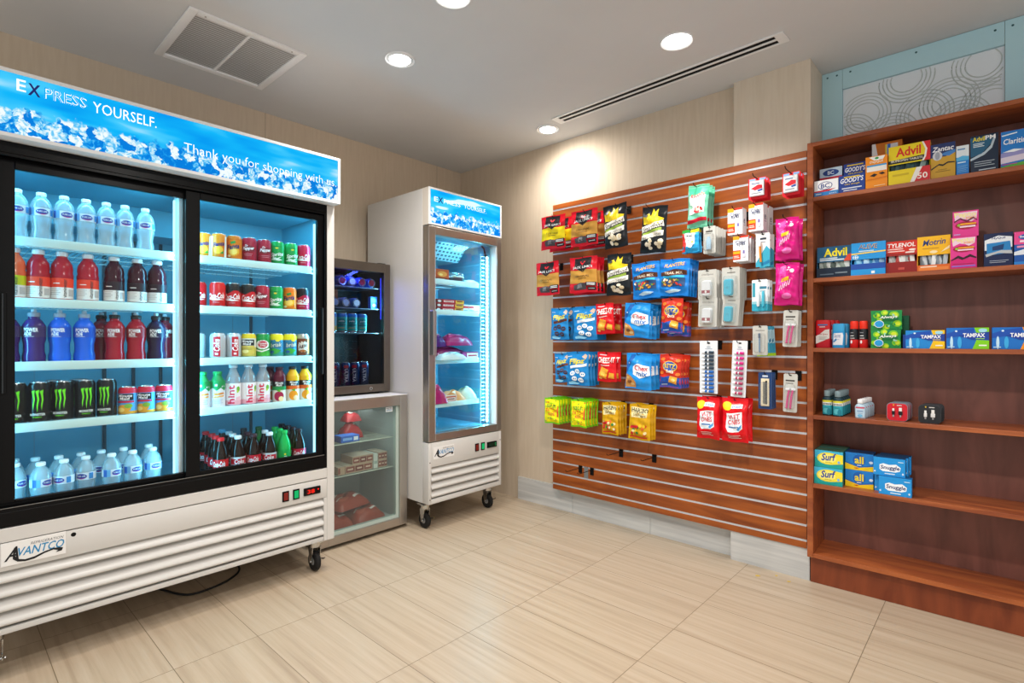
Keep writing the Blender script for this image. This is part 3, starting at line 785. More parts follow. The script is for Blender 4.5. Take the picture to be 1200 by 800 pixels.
for s in ((.06, ya + .05), (.06, yb - .05), (.31, ya + .05), (.31, yb - .05)): MB().lathe([(.014, .8487), (.016, .853), (.012, .862)], 'rubber', 12, (s[0], s[1], 0)).obj('foot', up, UO)
for z in (1.530, 1.395, 1.238):
    b = MB()
    for i in range(20): b.tube([(.06, ya + .045 + i * .0209, z), (.325, ya + .045 + i * .0209, z)], .0015, '7f8890', 5)
    b.tube([(.325, ya + .037, z), (.325, yb - .037, z)], .0028, '7f8890', 6); b.tube([(.07, ya + .037, z), (.07, yb - .037, z)], .0028, '7f8890', 6)
    b.obj('shelf', up, UO)
b = MB().box((.30, ya + .05, zt - .046), (.33, yb - .13, zt - .0405), 'led_blue'); b.obj('led_strip', up, UO)
b = MB().box((.333, yb - .040, 1.33), (.342, yb - .0355, 1.60), 'led_blue'); b.obj('led_strip', up, UO)
area('fridge_blue_lamp', (.30, -1.14, zt - .05), (.04, .36), 3, (.10, .16, 1), (-.2, 0, -1))
area('fridge_inner_lamp', (.335, -.955, 1.28), (.02, .5), 3, (.3, .85, 1), (-.4, -1, 0))

# ------------------------------------------------------------------ light of the room
w = bpy.data.worlds.new('world'); sc.world = w; w.use_nodes = True
bg = w.node_tree.nodes['Background']; bg.inputs[0].default_value = (1, .985, .96, 1); bg.inputs[1].default_value = .92
def spot(x, y, e, size, aim=(0, 0, -1), r=.05, blend=.7, col=(1, .955, .90)):
    l = bpy.data.lights.new('downlight', 'SPOT'); l.energy = e; l.spot_size = math.radians(size); l.spot_blend = blend; l.shadow_soft_size = r; l.color = col
    o = bpy.data.objects.new('downlight', l); C.objects.link(o); o.location = (x, y, H - .075); o.rotation_euler = Vector(aim).to_track_quat('-Z', 'Y').to_euler()
spot(1.138, -1.358, 64, 140, (-.12, 0, -1), blend=1); spot(2.227, -.575, 70, 140, blend=1); spot(1.15, -.24, 32, 165, (.06, .4, -1), blend=1); spot(1.70, -1.50, 60, 140, blend=1)
spot(3.0, -2.05, 120, 168, blend=.8)
for x, y in ((2.4, -3.4), (4.2, -1.1), (4.3, -3.2), (1.3, -3.6)): spot(x, y, 36, 140, blend=1)
# ------------------------------------------------------------------ goods: makers (each faces -y, base at the origin)
def lines(x0, x1, y, n, col, h=.012, gap=.03, rag=.85):
    return [('r', x0, y - i * gap, x0 + (x1 - x0) * (1 if i % 2 == 0 else rag), y - i * gap + h, col) for i in range(n)]
def make_can(name, bands, items, r=.033, h=.122, rim='c4c8cc/.25/.8', ang=2.8):
    b = MB(); zb, zt = .012, h - .015
    prof = [(.024, .003, rim), (.026, 0, rim), (r - .003, .006, rim), (r, zb, bands[0][1])]
    for i, (f, c) in enumerate(bands):
        z = zb + (zt - zb) * f
        if i: prof.append((r, z, c))
    prof += [(r, zt, bands[-1][1]), (r - .0055, h - .003, rim), (r - .006, h - .0005, rim), (r - .008, h, rim)]
    b.lathe(prof, bands[0][1], 22, caps=False)
    b.deco(items, r * ang, zt - zb, cyl(r, zb), seg=.008)
    o = b.obj(name)
    l = MB(); l.lathe([(.0005, h - .0045), (r - .009, h - .005), (r - .0078, h - .0006)], rim, 18, caps=False)
    l.prism([(.008 * math.cos(a) * .8, -.004 + .011 * math.sin(a)) for a in [2 * PI * i / 10 for i in range(10)]], 'z', h - .004, h - .0026, rim)
    l.obj('lid', o)
    return o
def make_bottle(name, prof, mat, lab, items, cap, seg=18, bands=None, ang=2.7, labmat='e9ecee'):
    """lab = (z0, z1, radius); cap = (radius, z0, z1, colour)"""
    b = MB().lathe(prof, mat, seg); o = b.obj(name)
    if lab:
        z0, z1, r = lab; l = MB()
        bs = bands or [(0, labmat)]
        pr = []
        for i, (f, c) in enumerate(bs): pr.append((r, z0 + (z1 - z0) * f, c))
        pr.append((r, z1, bs[-1][1]))
        l.lathe(pr, labmat, 22, caps=False)
        l.deco(items, r * ang, z1 - z0, cyl(r, z0), seg=.009)
        l.obj('label', o)
    cr, c0, c1, cc = cap
    MB().lathe([(cr, c0), (cr + .0006, c0 + .002), (cr + .0006, c1 - .003), (cr - .002, c1)], cc, 16).obj('cap', o)
    return o
def make_box(name, w, d, h, col, items, side=None, top=None, side_items=None):
    b = MB(); e = .0008
    b.box((-w / 2, 0, 0), (w / 2, d, h), side or col, e)
    b.deco([('r', .005, .005, .995, .995, col)] + items, w, h, flat)
    if top: b.add([(-w / 2 + .001, .001, h + .0003), (w / 2 - .001, .001, h + .0003), (w / 2 - .001, d - .001, h + .0003), (-w / 2 + .001, d - .001, h + .0003)], [(0, 1, 2, 3)], top)
    if side_items: b.deco(side_items, d, h, lambda u, v, k: (-w / 2 - k, d / 2 - u, v))
    return b.obj(name)
def make_display_box(name, w, d, h, col, items, tray, tray_items, tray_h, sach, open_top, nsach=7, inner='3a3f44'):
    """counter box with a cut-away front: header card, opening with sachets, low front lip"""
    b = MB(); t = .0015
    b.box((-w / 2, d - t, 0), (w / 2, d, h), col); b.box((-w / 2, .012, open_top), (w / 2, .012 + t, h), col)
    b.box((-w / 2 + t, .014, h - t), (w / 2 - t, d - t, h), col)
    for s in (-1, 1):
        x = s * (w / 2); a, c = (x, x - s * t)
        b.prism([(.0, 0), (d - t, 0), (d - t, h - t), (.0135, h - t), (.0135, open_top), (0.0, tray_h)] if True else [], 'x', min(a, c), max(a, c), col)
    b.box((-w / 2, -.0005, 0), (w / 2, t, tray_h), tray); b.box((-w / 2 + t, t, 0), (w / 2 - t, d - t, t), tray)
    b.deco(items, w, h - open_top, lambda u, v, k: (u, .012 - k, open_top + v))
    b.deco(tray_items, w, tray_h, lambda u, v, k: (u, -.0005 - k, v))
    o = b.obj(name)
    r = random.Random(len(name) + int(w * 1000))
    for i in range(nsach):
        s = MB(); x = -w / 2 + .012 + (w - .024) * (i + .5) / nsach; a = r.uniform(-.5, .5); sw_ = (w - .02) / nsach * .75; hh = r.uniform(.9, 1.25) * (open_top + .004); y0 = r.uniform(.01, .022)
        def fn(u, v, x=x, a=a, sw_=sw_, hh=hh, y0=y0):
            uu = (u - .5) * 2 * sw_; vv = v * hh
            return (max(-w / 2 + .004, min(w / 2 - .004, x + uu * math.cos(a) - (vv - hh / 2) * math.sin(a) * .4)), y0 + .004 * math.sin(3 * u + 5 * v) + vv * .12, .003 + vv * math.cos(a) + abs(uu) * .1)
        s.grid(fn, 3, 4, sach[i % len(sach)], True); s.grid(lambda u, v, f=fn: (f(u, v)[0], f(u, v)[1] + .002, f(u, v)[2]), 3, 4, sach[i % len(sach)], True, flip=True)
        s.obj('sachet', o)
    return o
def bag_fn(w, h, bulge, seed, sag=1.0):
    r = random.Random(seed); ph = [r.uniform(0, 6) for _ in range(6)]; am = [r.uniform(.5, 1) for _ in range(3)]
    def t(u, v):
        a = min(1, max(0, u / w + .5)); c = min(1, max(0, v / h))
        e = (4 * a * (1 - a)) ** .55; f = max(0, min(1, (c - .05) / .16)) * max(0, min(1, (.95 - c) / .22)); f = f * f * (3 - 2 * f)
        low = 1.15 - .35 * c
        wr = .0022 * (am[0] * math.sin(9 * a + 13 * c + ph[0]) + am[1] * math.sin(23 * a - 9 * c + ph[1]) + am[2] * math.sin(6 * a + 31 * c + ph[2])) * min(1, f + .15)
        return bulge * e * f * low + wr * (.35 + e) * min(1, bulge / .012)
    def edge(u, v):
        c = v / h; return u * (1 + .018 * math.sin(5 * c + ph[3]) - .035 * math.sin(PI * c) ** 2)
    def f(u, v, k):
        return (edge(u, v), -t(u, v) - k - .0004, v + .002 * math.sin(8 * u / w + ph[4]))
    return f
def make_bag(name, w, h, col, items, bulge=.02, seed=1, top=None, back=None, seal=None):
    fn = bag_fn(w, h, bulge, seed); b = MB(); big = w * h > .008
    b.grid(lambda a, c: fn((a - .5) * w, c * h, 0), 22, 28, col, True)
    b.grid(lambda a, c: (fn((a - .5) * w, c * h, 0)[0], -fn((a - .5) * w, c * h, 0)[1] * .75 + .0004, fn((a - .5) * w, c * h, 0)[2]), 12, 14, back or col, True, flip=True)
    b.deco(items, w, h, lambda u, v, k: fn(u, v, k + .0005), seg=.010, step=.0003)
    sc_ = seal or col
    for z0 in (.955, .012):
        for i in range(3): b.deco([('r', .02, z0 + i * .012, .98, z0 + i * .012 + .004, sc_)], w, h, lambda u, v, k, f=fn: f(u, v, k + .0006), seg=.02)
    b.deco([('e', .5, .962, .07, .012, '2a2320')], w, h, fn)
    return b.obj(name)
def rrect(w, h, r, n=4, x=0, y=0):
    out = []
    for cx, cy, a0 in ((w / 2 - r, -h / 2 + r, -PI / 2), (w / 2 - r, h / 2 - r, 0), (-w / 2 + r, h / 2 - r, PI / 2), (-w / 2 + r, -h / 2 + r, PI)):
        for i in range(n + 1):
            a = a0 + PI / 2 * i / n; out.append((x + cx + r * math.cos(a), y + cy + r * math.sin(a)))
    return out
def dome(b, w, h, x, z, y0, y1, k, r=.008):
    """blister: rounded block bulging out of a card towards -y"""
    o0 = rrect(w, h, r, 4, x, z); o1 = rrect(w * .97, h * .97, r, 4, x, z); o2 = rrect(w * .86, h * .88, r * .8, 4, x, z); n = len(o0)
    vs = [(u, y0, v) for u, v in o0] + [(u, y1 + .3 * (y0 - y1), v) for u, v in o1] + [(u, y1, v) for u, v in o2]
    fs = [(i + q * n, (i + 1) % n + q * n, n + (i + 1) % n + q * n, n + i + q * n) for q in (0, 1) for i in range(n)]
    fs.append(tuple(2 * n + i for i in range(n)))
    return b.add(vs, fs, k, True)
def make_card(name, w, h, col, items, thick=.0012, r=.005):
    b = MB(); b.prism(rrect(w, h, r, 3, 0, h / 2), 'y', 0, thick, col)
    b.deco(items + [('e', .5, .955, .10, .016, '2a2320')], w, h, flat)
    return b.obj(name)
HOOKME = {}
def make_hook(x, z, L, label, group='black slatwall hooks'):
    g = min(GZ, key=lambda q: abs(q - z - .018)) if True else z
    if g < z - .022: g = min([q for q in GZ if q >= z - .022])
    dz = round(z - g, 3)
    t = tag(empty('display_hook', (x, -.0008, g)), label, 'hook', group)
    key = (L, dz)
    if key not in HOOKME:
        b = MB().box((-.014, -.004, min(-.042, dz - .012)), (.014, 0, max(.007, dz + .006)), 'blackmatte', .001)
        b.box((-.014, -.004, -.0014), (.014, .0058, .0014), 'blackmatte')
        p = MB().tube([(0, -.003, dz), (0, -.02, dz), (0, -L + .02, dz), (0, -L + .006, dz + .004), (0, -L, dz + .012)], .0021, 'blackmatte', 6)
        HOOKME[key] = (b.mesh('bracket'), p.mesh('prong'))
    for nm, me in zip(('bracket', 'prong'), HOOKME[key]):
        o = bpy.data.objects.new(nm, me); C.objects.link(o); o.parent = t
    return t
USED = set()
def hang(make, x, z, h, n, desc, place, cat, L=.165, y=-.15, pitch=.03, group=None, tilt=0., jit=.0, hook=True, frontdesc=None):
    """n packs one behind the other on one hook; z is the middle of the front pack"""
    r = random.Random(int(x * 1000 + z * 777))
    o = make()
    L = max(L, .008 - y)
    zh = z + h / 2 - h * .042
    o.location = (x, y, z - h / 2); o.rotation_euler = (0, tilt, r.uniform(-.05, .05))
    tag(o, desc + (', front one, ' if n > 1 else ', ') + place, cat, (group or desc + ' packs') if n > 1 else group)
    for i in range(1, n):
        c = dup(o, (x + r.uniform(-jit, jit), y + pitch * i, z - h / 2 - (.0 if jit == 0 else r.uniform(0, jit))), None, f'{desc}, {ORD[i]} from front, {place}')
        c.rotation_euler = (0, tilt + r.uniform(-.02, .02), r.uniform(-.06, .06))
    if hook: make_hook(x, zh, L, 'black hook holding ' + desc + ', ' + place)
    return o

# ------------------------------------------------------------------ goods on the slatwall
def shot(x, z, w=.02, h=.02): return ('e', x, z, w, h)
def jerky(w, h, band, word, seed):
    it = [('r', 0, .27, 1, .63, band), ('p', [(.2, .97), (.8, .97), (.8, .72), (.5, .57), (.2, .72)], '211a1d'), ('p', [(.40, .87), (.46, .87), (.5, .81), (.54, .87), (.60, .87), (.5, .76)], 'e5232d'),
          ('t', "JACK LINK'S", .14, .66, .86, .745, 'f4f2f0', .1, .035), ('t', word, .25, .43, .75, .485, '2a1b10', 0, .01), ('r', .35, .385, .65, .40, '5b3c18'),
          ('p', [(.2, .09), (.62, .09), (.64, .25), (.45, .28), (.2, .22)], '4b464b'), ('p', [(.3, .13), (.5, .15), (.5, .25), (.34, .24)], '8b8688'), ('r', .64, .17, .98, .28, '141416'), ('r', .67, .06, .96, .145, '141416'),
          ('r', .68, .235, .94, .255, 'e4e4e4'), ('r', .68, .195, .94, .215, 'e4e4e4'), ('r', .71, .095, .92, .112, 'd8d8d8')]
    return lambda: make_bag('jerky_bag', w, h, 'd8182a/.25', it, .016, seed)
def popcorn(w, h, seed):
    it = [('p', [(.08, .80), (.3, .86), (.42, .78), (.45, .95), (.55, .86), (.66, .93), (.68, .76), (.92, .72), (.85, .6), (.1, .62)], 'f0cf1c'), ('p', [(.04, .56), (.9, .68), (.94, .56), (.06, .43)], 'f1ece2'), ('t', 'Smartfood', .1, .485, .9, .605, '17181b', .2, .02, .11),
          ('p', [(.1, .42), (.86, .53), (.86, .47), (.1, .37)], '8ea93e'), ('p', [(.06, .37), (.93, .47), (.93, .36), (.06, .27)], 'efe9dc'), ('t', 'WHITE CHEDDAR', .12, .315, .86, .37, '26272b', 0, .01, .09)]
    r = random.Random(seed)
    for i in range(11): it.append(('e', r.uniform(.3, .88), r.uniform(.08, .27), r.uniform(.06, .10), r.uniform(.03, .05), r.choice(['e8dcc2', 'f3ead6', 'd8c7a4'])))
    it.append(('e', .2, .8, .1, .03, '3a3f47'))
    return lambda: make_bag('popcorn_bag', w, h, '15191e/.3', it, .024, seed)
def nuts(w, h, seed):
    r = random.Random(seed)
    it = [('p', [(.1, .86), (.9, .9), (.9, .8), (.1, .77)], '1a66c8'), ('t', 'PLANTERS', .18, .79, .84, .885, 'f5c518', .1, .03, .04), ('p', [(.06, .63), (.5, .72), (.94, .68), (.94, .56), (.06, .54)], '56301f'), ('t', 'TRAIL MIX', .2, .585, .8, .655, 'e9d8c0', 0, .02), ('r', .14, .485, .86, .545, '36b2e2'),
          ('r', .1, .25, .9, .475, '2c4f7c')]
    for i in range(26): it.append(('e', r.uniform(.14, .86), r.uniform(.27, .46), .05, .024, r.choice(['d7b070', '8c4a2c', 'f0e3c8', 'c93b2a', '5a8a3c', 'e2a83a', '6a3a22']), r.uniform(0, 3)))
    it += [('p', [(.25, .12), (.5, .18), (.8, .15), (.7, .1), (.4, .08)], 'bfe2f4')]
    return lambda: make_bag('nut_bag', w, h, '1b7fd6/.25', it, .0125, seed)
def flipz(w, h, dark, seed):
    it = [('t', 'Flipz', .16, .60, .88, .80, 'f2dc1a', .25, .06, .05), ('p', [(.2, .5), (.95, .58), (.95, .66), (.2, .58)], '5b2d1c' if dark else 'f0f2f4'), ('p', [(.72, .86), (.86, .94), (.95, .88), (.9, .78)], 'd9b8a0')]
    c = '4c2a20' if dark else 'f2f4f6'
    for x, y in ((.3, .36), (.55, .42), (.78, .34), (.42, .2), (.7, .17)):
        it += [('e', x, y, .12, .07, c), ('e', x - .04, y, .025, .022, '2a78b4'), ('e', x + .04, y, .025, .022, '2a78b4')]
    it += [('p', [(.1, .1), (.3, .13), (.6, .07), (.5, .03), (.12, .04)], '8fd0ee'), ('r', .1, .86, .3, .875, 'cfe9f5')]
    return lambda: make_bag('pretzel_bag', w, h, '2283c6/.2', it, .015, seed)
def cheez(w, h, seed):
    it = [('r', .12, .90, .5, .925, 'e8dfe8'), ('t', 'CHEEZ-IT', .06, .64, .96, .83, 'fbf6f0', 0, .05), ('r', .2, .55, .7, .575, 'f6dcd4'), ('p', [(.1, .2), (.5, .1), (.66, .42), (.27, .52)], 'f0a12a'), ('p', [(.2, .26), (.48, .18), (.57, .38), (.30, .45)], 'f7bb4d'), ('p', [(.62, .14), (.9, .1), (.93, .28), (.7, .32)], 'f3b038'), ('e', .2, .12, .09, .035, 'f6c765')]
    return lambda: make_bag('cracker_bag', w, h, 'd8161f/.25', it, .016, seed)
def chex(w, h, seed):
    it = [('p', [(.0, .62), (.2, .96), (.38, .96), (.05, .45)], '1b5fae'), ('p', [(.02, .04), (.42, .04), (.46, .18), (.28, .34), (.04, .42)], 'c98b45'), ('e', .2, .2, .1, .05, '7b4a22'), ('e', .33, .13, .08, .04, 'e9c88e'), ('e', .12, .31, .07, .04, 'e3b66c'), ('p', [(.3, .62), (.5, .72), (.95, .66), (.98, .42), (.6, .32), (.34, .4)], 'f1f5f8'), ('t', 'Chex', .38, .53, .9, .67, 'd3283a', .1, .05), ('t', 'mix', .45, .38, .9, .52, '1d6fc0', .1, .04), ('e', .15, .72, .03, .02, 'cfe4f4')]
    return lambda: make_bag('snack_mix_bag', w, h, '2490de/.25', it, .0155, seed)
def ritz(w, h, seed):
    it = [('r', 0, 0, 1, .24, '1c4fa8'), ('p', [(0, .24), (1, .24), (1, .3), (.6, .36), (.2, .3), (0, .34)], '1c4fa8'), ('e', .5, .64, .34, .16, 'f1c52a'), ('e', .5, .64, .31, .14, '1d4fae'), ('t', 'RITZ', .25, .58, .76, .71, 'f6d22c', 0, .05), ('t', 'bits', .36, .44, .68, .54, 'f4e7d0', .1, .04)]
    for x, y in ((.16, .85), (.85, .83), (.12, .45), (.88, .42)): it.append(('e', x, y, .10, .05, 'e2792a'))
    it += [('p', [(.46, .16), (.82, .12), (.86, .33), (.54, .36)], 'efaa34'), ('e', .68, .24, .1, .05, 'f7d07a'), ('r', .12, .08, .4, .1, 'dfe8f4')]
    return lambda: make_bag('cracker_bag', w, h, 'c9301d/.25', it, .015, seed)
def sour(w, h, seed):
    it = [('r', .05, .06, .95, .94, 'f3e60a'), ('t', 'SOUR', .2, .62, .82, .76, '1d7a2c', 0, .05), ('t', 'PATCH', .16, .45, .84, .60, 'e05a14', 0, .06), ('t', 'KIDS', .34, .31, .70, .43, 'e5483c', 0, .05)]
    r = random.Random(seed)
    for i in range(10): it.append(('e', r.uniform(.1, .9), r.choice([.12, .2, .84, .9]) + r.uniform(-.02, .02), .035, .02, r.choice(['d8342c', '2f9a3a', '1f4fa0', 'f0931e']), r.uniform(0, 3)))
    it += [('p', [(.88, .3), (.95, .3), (.95, .74), (.9, .7)], 'd8342c')]
    return lambda: make_bag('candy_bag', w, h, '7acb1a/.25', it, .0125, seed)
def hari(w, h, seed):
    it = [('p', [(.08, .92), (.9, .92), (.86, .66), (.12, .62)], 'e6d9a2'), ('t', 'HARIBO', .12, .78, .9, .90, '26201a', 0, .05), ('t', 'Goldbears', .2, .66, .8, .75, '6b4a18', .1, .01)]
    r = random.Random(seed)
    for i in range(16): it.append(('e', r.uniform(.12, .85), r.uniform(.14, .42), .07, .04, r.choice(['c8281e', '2f7a34', 'e0b91c', 'd9611e', 'e9d9a0']), r.uniform(0, 3)))
    it += [('p', [(.1, .38), (.5, .42), (.5, .34), (.1, .31)], 'd21f2a'), ('r', .1, .06, .9, .1, 'c52a1c')]
    return lambda: make_bag('candy_bag', w, h, 'd6a312/.2', it, .0125, seed)
def wipes(w, h, seed):
    it = [('e', .22, .82, .2, .1, 'f4d31c'), ('r', .4, .78, .82, .87, 'e9f1f6'), ('t', 'fresh', .44, .795, .78, .855, '1d62a8', 0, .02), ('p', [(.22, .66), (.82, .7), (.84, .32), (.7, .25), (.3, .24), (.2, .34)], 'eaf2f7'), ('t', 'WET', .32, .54, .74, .65, 'd3202c', 0, .05, .02), ('t', 'ONES', .30, .42, .76, .53, 'd3202c', 0, .05, .02), ('r', .32, .34, .7, .37, '2f6fae'), ('p', [(.62, .3), (.82, .42), (.8, .34), (.7, .27)], '3c8fcb'), *lines(.28, .76, .16, 3, 'f4cfcf', .016, .035)]
    return lambda: make_bag('wet_wipes_pack', w, h, 'e0101c/.25', it, .03, seed)
def mints(w, h, seed):
    it = [('r', .0, .75, 1, .93, '3fae86'), ('r', .12, .62, .88, .75, 'dfeee6'), ('t', 'Ricola', .16, .70, .84, .80, 'd3202c', .1, .03, .05), ('p', [(.12, .3), (.85, .36), (.88, .66), (.14, .62)], 'eef5f0'), ('e', .58, .40, .22, .08, 'd8242c'), ('e', .56, .41, .1, .03, 'f1c9a8'), ('p', [(.02, .17), (.98, .24), (.98, .16), (.02, .09)], 'd01c34'), ('e', .2, .48, .1, .05, '8fc6a8')]
    return lambda: make_bag('lozenge_bag', w, h, '74c3a4/.25', it, .018, seed, seal='2f8f66')
def pouch_pink(w, h, seed):
    it = [('p', [(.2, .9), (.45, .97), (.5, .55), (.1, .3)], 'e23c9c'), ('e', .72, .8, .09, .05, 'f3dbe8'), ('p', [(.3, .62), (.62, .66), (.62, .57), (.3, .54)], 'f0c21a'), *[('p', [(.2 + .1 * i, .34 + .03 * i), (.27 + .1 * i, .48 + .03 * i), (.30 + .1 * i, .46 + .03 * i), (.24 + .1 * i, .33 + .03 * i)], 'f3c4e0') for i in range(5)], ('e', .55, .2, .2, .07, 'e86cb4')]
    return lambda: make_bag('wipes_pouch', w, h, 'd4187f/.2', it, .022, seed)
def pouch_blue(w, h, seed):
    it = [('r', 0, .86, .5, 1, '2f9a3c'), ('r', .5, .86, 1, 1, 'e5c31c'), ('p', [(0, .86), (.14, .86), (.26, .3), (.16, .05), (0, .05)], 'd8322c'), ('p', [(.12, .84), (.8, .84), (.78, .4), (.55, .2), (.28, .26)], 'f2f5f6'), ('r', .24, .68, .66, .74, '24282c'), ('e', .64, .46, .07, .05, 'e8cf2a'), ('r', .35, .5, .55, .52, 'a0acb4')]
    return lambda: make_bag('floss_pouch', w, h, '2c9fd6/.25', it, .010, seed)
def pill_card(w, h):
    def mk():
        b = MB(); b.prism(rrect(w, h, .004, 3, 0, h / 2), 'y', 0, .0012, 'd81a28')
        b.deco([('r', .06, .88, .4, .97, '7ea6d4'), ('r', .62, .88, .95, .97, '7ea6d4'), ('e', .5, .94, .06, .02, '2a2320')], w, h, flat)
        o = b.obj('pill_card')
        q = MB().box((-w * .40, -.014, h * .12), (w * .40, -.0004, h * .84), 'c7ccd0', .002)
        q.deco([('r', .06, .08, .94, .92, 'dfe2e4'), ('p', [(.1, .5), (.6, .72), (.9, .66), (.9, .46), (.4, .36)], 'c92030'), ('p', [(.55, .36), (.9, .44), (.9, .3), (.6, .26)], '2c4f9c'), ('r', .14, .78, .7, .84, '3b4c84'), ('r', .14, .14, .8, .2, '8b9096')], w * .8, h * .72, lambda u, v, k: (u, -.014 - k, h * .12 + v))
        q.obj('pill_carton', o); return o
    return mk
def eyebox(w, h, d):
    def mk():
        it = [('r', 0, .86, .42, 1, 'f0a31c'), ('r', .42, .93, 1, 1, 'e23a24'), ('t', 'Clear', .16, .71, .86, .83, '2b3566', 0, .02), ('t', 'eyes', .24, .59, .80, .72, '2b3566', 0, .02), ('r', 0, .08, .5, .44, 'e2431c'), ('r', .02, .30, .48, .40, 'f3ae1e'), ('r', .05, .14, .42, .17, 'f5dcd0'), ('r', .05, .20, .38, .225, 'f5dcd0'), ('e', .72, .26, .13, .12, 'd8d3e0'), ('r', .66, .3, .78, .42, '7b6cae')]
        b = MB().box((-w / 2, 0, 0), (w / 2, d, h), 'eef0f3', .0008)
        b.deco(it, w, h, flat)
        b.deco([('t', 'e', .3, .42, .65, .6, '2f3a66', 0, .02), ('r', .3, .35, .7, .37, '5a6488')], d, h, lambda u, v, k: (w / 2 + k, d / 2 + u, v))
        b.deco([('r', .02, .02, .98, .98, 'e23a24')], w, d, lambda u, v, k: (u, v, h + k))
        o = b.obj('eye_drop_box'); return o
    return mk
def clam(name, w, h, thing_):
    """grey card, clear blister, article inside"""
    def mk():
        o = make_card(name, w, h, 'b9b8b2', [('r', .03, .02, .97, .98, 'c3c2bb'), *thing_.get('card', [])], r=.007)
        a = MB(); k = thing_['kind']
        if k == 'stick':
            c = thing_['col']; dome(a, w * .5, h * .52, w * thing_.get('dx', .0), h * .38, -.0005, -.022, c, .012)
            a.deco(thing_.get('print', []), w * .44, h * .46, lambda u, v, kk: (w * thing_.get('dx', 0) + u, -.022 - kk, h * .15 + v))
            a.obj('deodorant_stick', o)
        elif k == 'razor':
            for i, dx in enumerate((-.14, .12)):
                r = MB().tube([(w * dx - .005, -.006, h * .10), (w * dx, -.009, h * .4), (w * dx + .006, -.010, h * .58)], .0048, 'd4187f', 8)
                r.box((w * dx - .010, -.014, h * .57), (w * dx + .018, -.004, h * .63), 'e9eaee', .002); r.obj('razor', o)
        elif k == 'comb':
            a.box((-w * .30, -.004, h * .08), (w * .30, -.0005, h * .84), 'e7d9b8', .001)
            a.obj('window', o); c = MB()
            c.box((.003, -.008, h * .14), (.011, -.004, h * .78), '14161a', .001)
            for i in range(26): c.box((-.009, -.0075, h * (.15 + .0235 * i)), (.003, -.0045, h * (.15 + .0235 * i) + .0016), '14161a')
            c.obj('comb', o)
        elif k == 'brush':
            a.tube([(0, -.008, h * .1), (0, -.010, h * .5), (0, -.009, h * .74)], .004, '5f86a8', 8); a.box((-.005, -.016, h * .58), (.005, -.008, h * .74), '2f4f70', .002); a.obj('toothbrush', o)
        elif k == 'bottle':
            a.lathe([(.012, h * .14), (.013, h * .16), (.013, h * .48), (.008, h * .54), (.008, h * .60)], '9fc4dd', 14, (0, -.012, 0), sq=(1, .7)); a.obj('bottle', o)
        q = MB(); dome(q, w * .74, h * .66, 0, h * .41, -.0006, -.026 if k in ('stick', 'bottle') else -.018, 'clearpack', .010); q.obj('blister', o)
        return o
    return mk
def tubecard(w, h):
    def mk():
        o = make_card('oral_gel_card', w, h, 'e8eef0', [('r', 0, 0, 1, .22, '2fa3be'), ('r', 0, .22, 1, .3, '8fcbd8'), ('r', .04, .45, .22, .9, '3f9fb4'), ('r', .5, .70, .94, .78, '3d7f98'), ('r', .5, .62, .86, .65, '9ab4bd')])
        for dx, c in ((-.06, 'dfe6ea'), (.26, '49b4cc')):
            a = MB().lathe([(.006, h * .14), (.0075, h * .2), (.0065, h * .58), (.004, h * .62)], c, 12, (w * dx, -.009, 0)); a.obj('tube', o)
        return o
    return mk
def brushcard(w, h):
    def mk():
        o = make_card('toothbrush_card', w, h, 'f1f2f0', [('p', [(0, .0), (1, 0), (1, .5), (.75, .62), (0, .12)], '3aa7c4'), ('p', [(.4, .1), (.98, .2), (.98, .1), (.4, .02)], '1d7aa8'), ('r', .3, .80, .75, .86, '3b4450'), ('r', .35, .72, .7, .745, '8b949c')])
        a = MB().tube([(-w * .12, -.006, h * .14), (-w * .16, -.008, h * .5), (-w * .18, -.007, h * .74)], .0055, 'd98a2a', 8); a.box((-w * .28, -.014, h * .60), (-w * .10, -.006, h * .76), 'e9ecee', .002); a.obj('toothbrush', o)
        return o
    return mk
def dentcard(w, h):
    return lambda: make_card('dental_card', w, h, '3f9fc0', [('p', [(0, .3), (1, .45), (1, .9), (0, .75)], 'b9dbe6'), ('r', 0, 0, 1, .1, 'a9d21e'), ('p', [(.1, .2), (.9, .6), (.9, .5), (.2, .14)], '1c6f9c'), ('r', .2, .8, .8, .84, '274a60')])
def lipstrip(w, h, cols, seed):
    def mk():
        o = make_card('lip_balm_strip', w, h, 'e3e6ea', [('r', .3, .84, .7, .852, '9aa3ad'), ('e', .5, .88, .12, .02, 'b8c0c8')], r=.003)
        n = len(cols)
        for i, c in enumerate(cols):
            z = h * (.78 - .755 * i / (n - .5)) if n < 11 else h * (.78 - .74 * i / (n - 1))
            a = MB(); L_ = w * .62
            a.tube([(-L_ / 2, -.008, z), (-L_ / 4, -.008, z)], .0072, 'e9ebee', 10); a.tube([(-L_ / 4, -.008, z), (L_ / 2, -.008, z)], .0072, c, 10); a.tube([(-L_ * .02, -.0082, z), (L_ * .1, -.0082, z)], .0074, 'dfe3e8', 10)
            a.obj('lip_balm', o)
        return o
    return mk
OS = dict(kind='stick', col='dcdfe2', card=[('t', 'Old Spice', .2, .80, .82, .87, '5b5a55', .2, .0)], print=[('r', 0, .12, 1, .34, '8e2b3a'), ('e', .5, .23, .12, .1, 'e6e2de')])
TQ = dict(kind='stick', col='22b0cc', dx=-.10, card=[('r', .3, .82, .75, .85, '77766f')], print=[('r', .3, .5, .7, .52, '0f6f88'), ('r', .3, .42, .62, .44, '0f6f88')])
RZ = dict(kind='razor', card=[('r', .15, .80, .8, .84, '45433f'), ('r', .15, .74, .7, .76, '7a7872')])
CM = dict(kind='comb', card=[('r', 0, 0, 1, 1, '1f3e70'), ('r', .3, .88, .7, .93, 'c9d2de')])
TBK = dict(kind='brush', card=[('r', .2, .82, .8, .85, '8d8c86')])
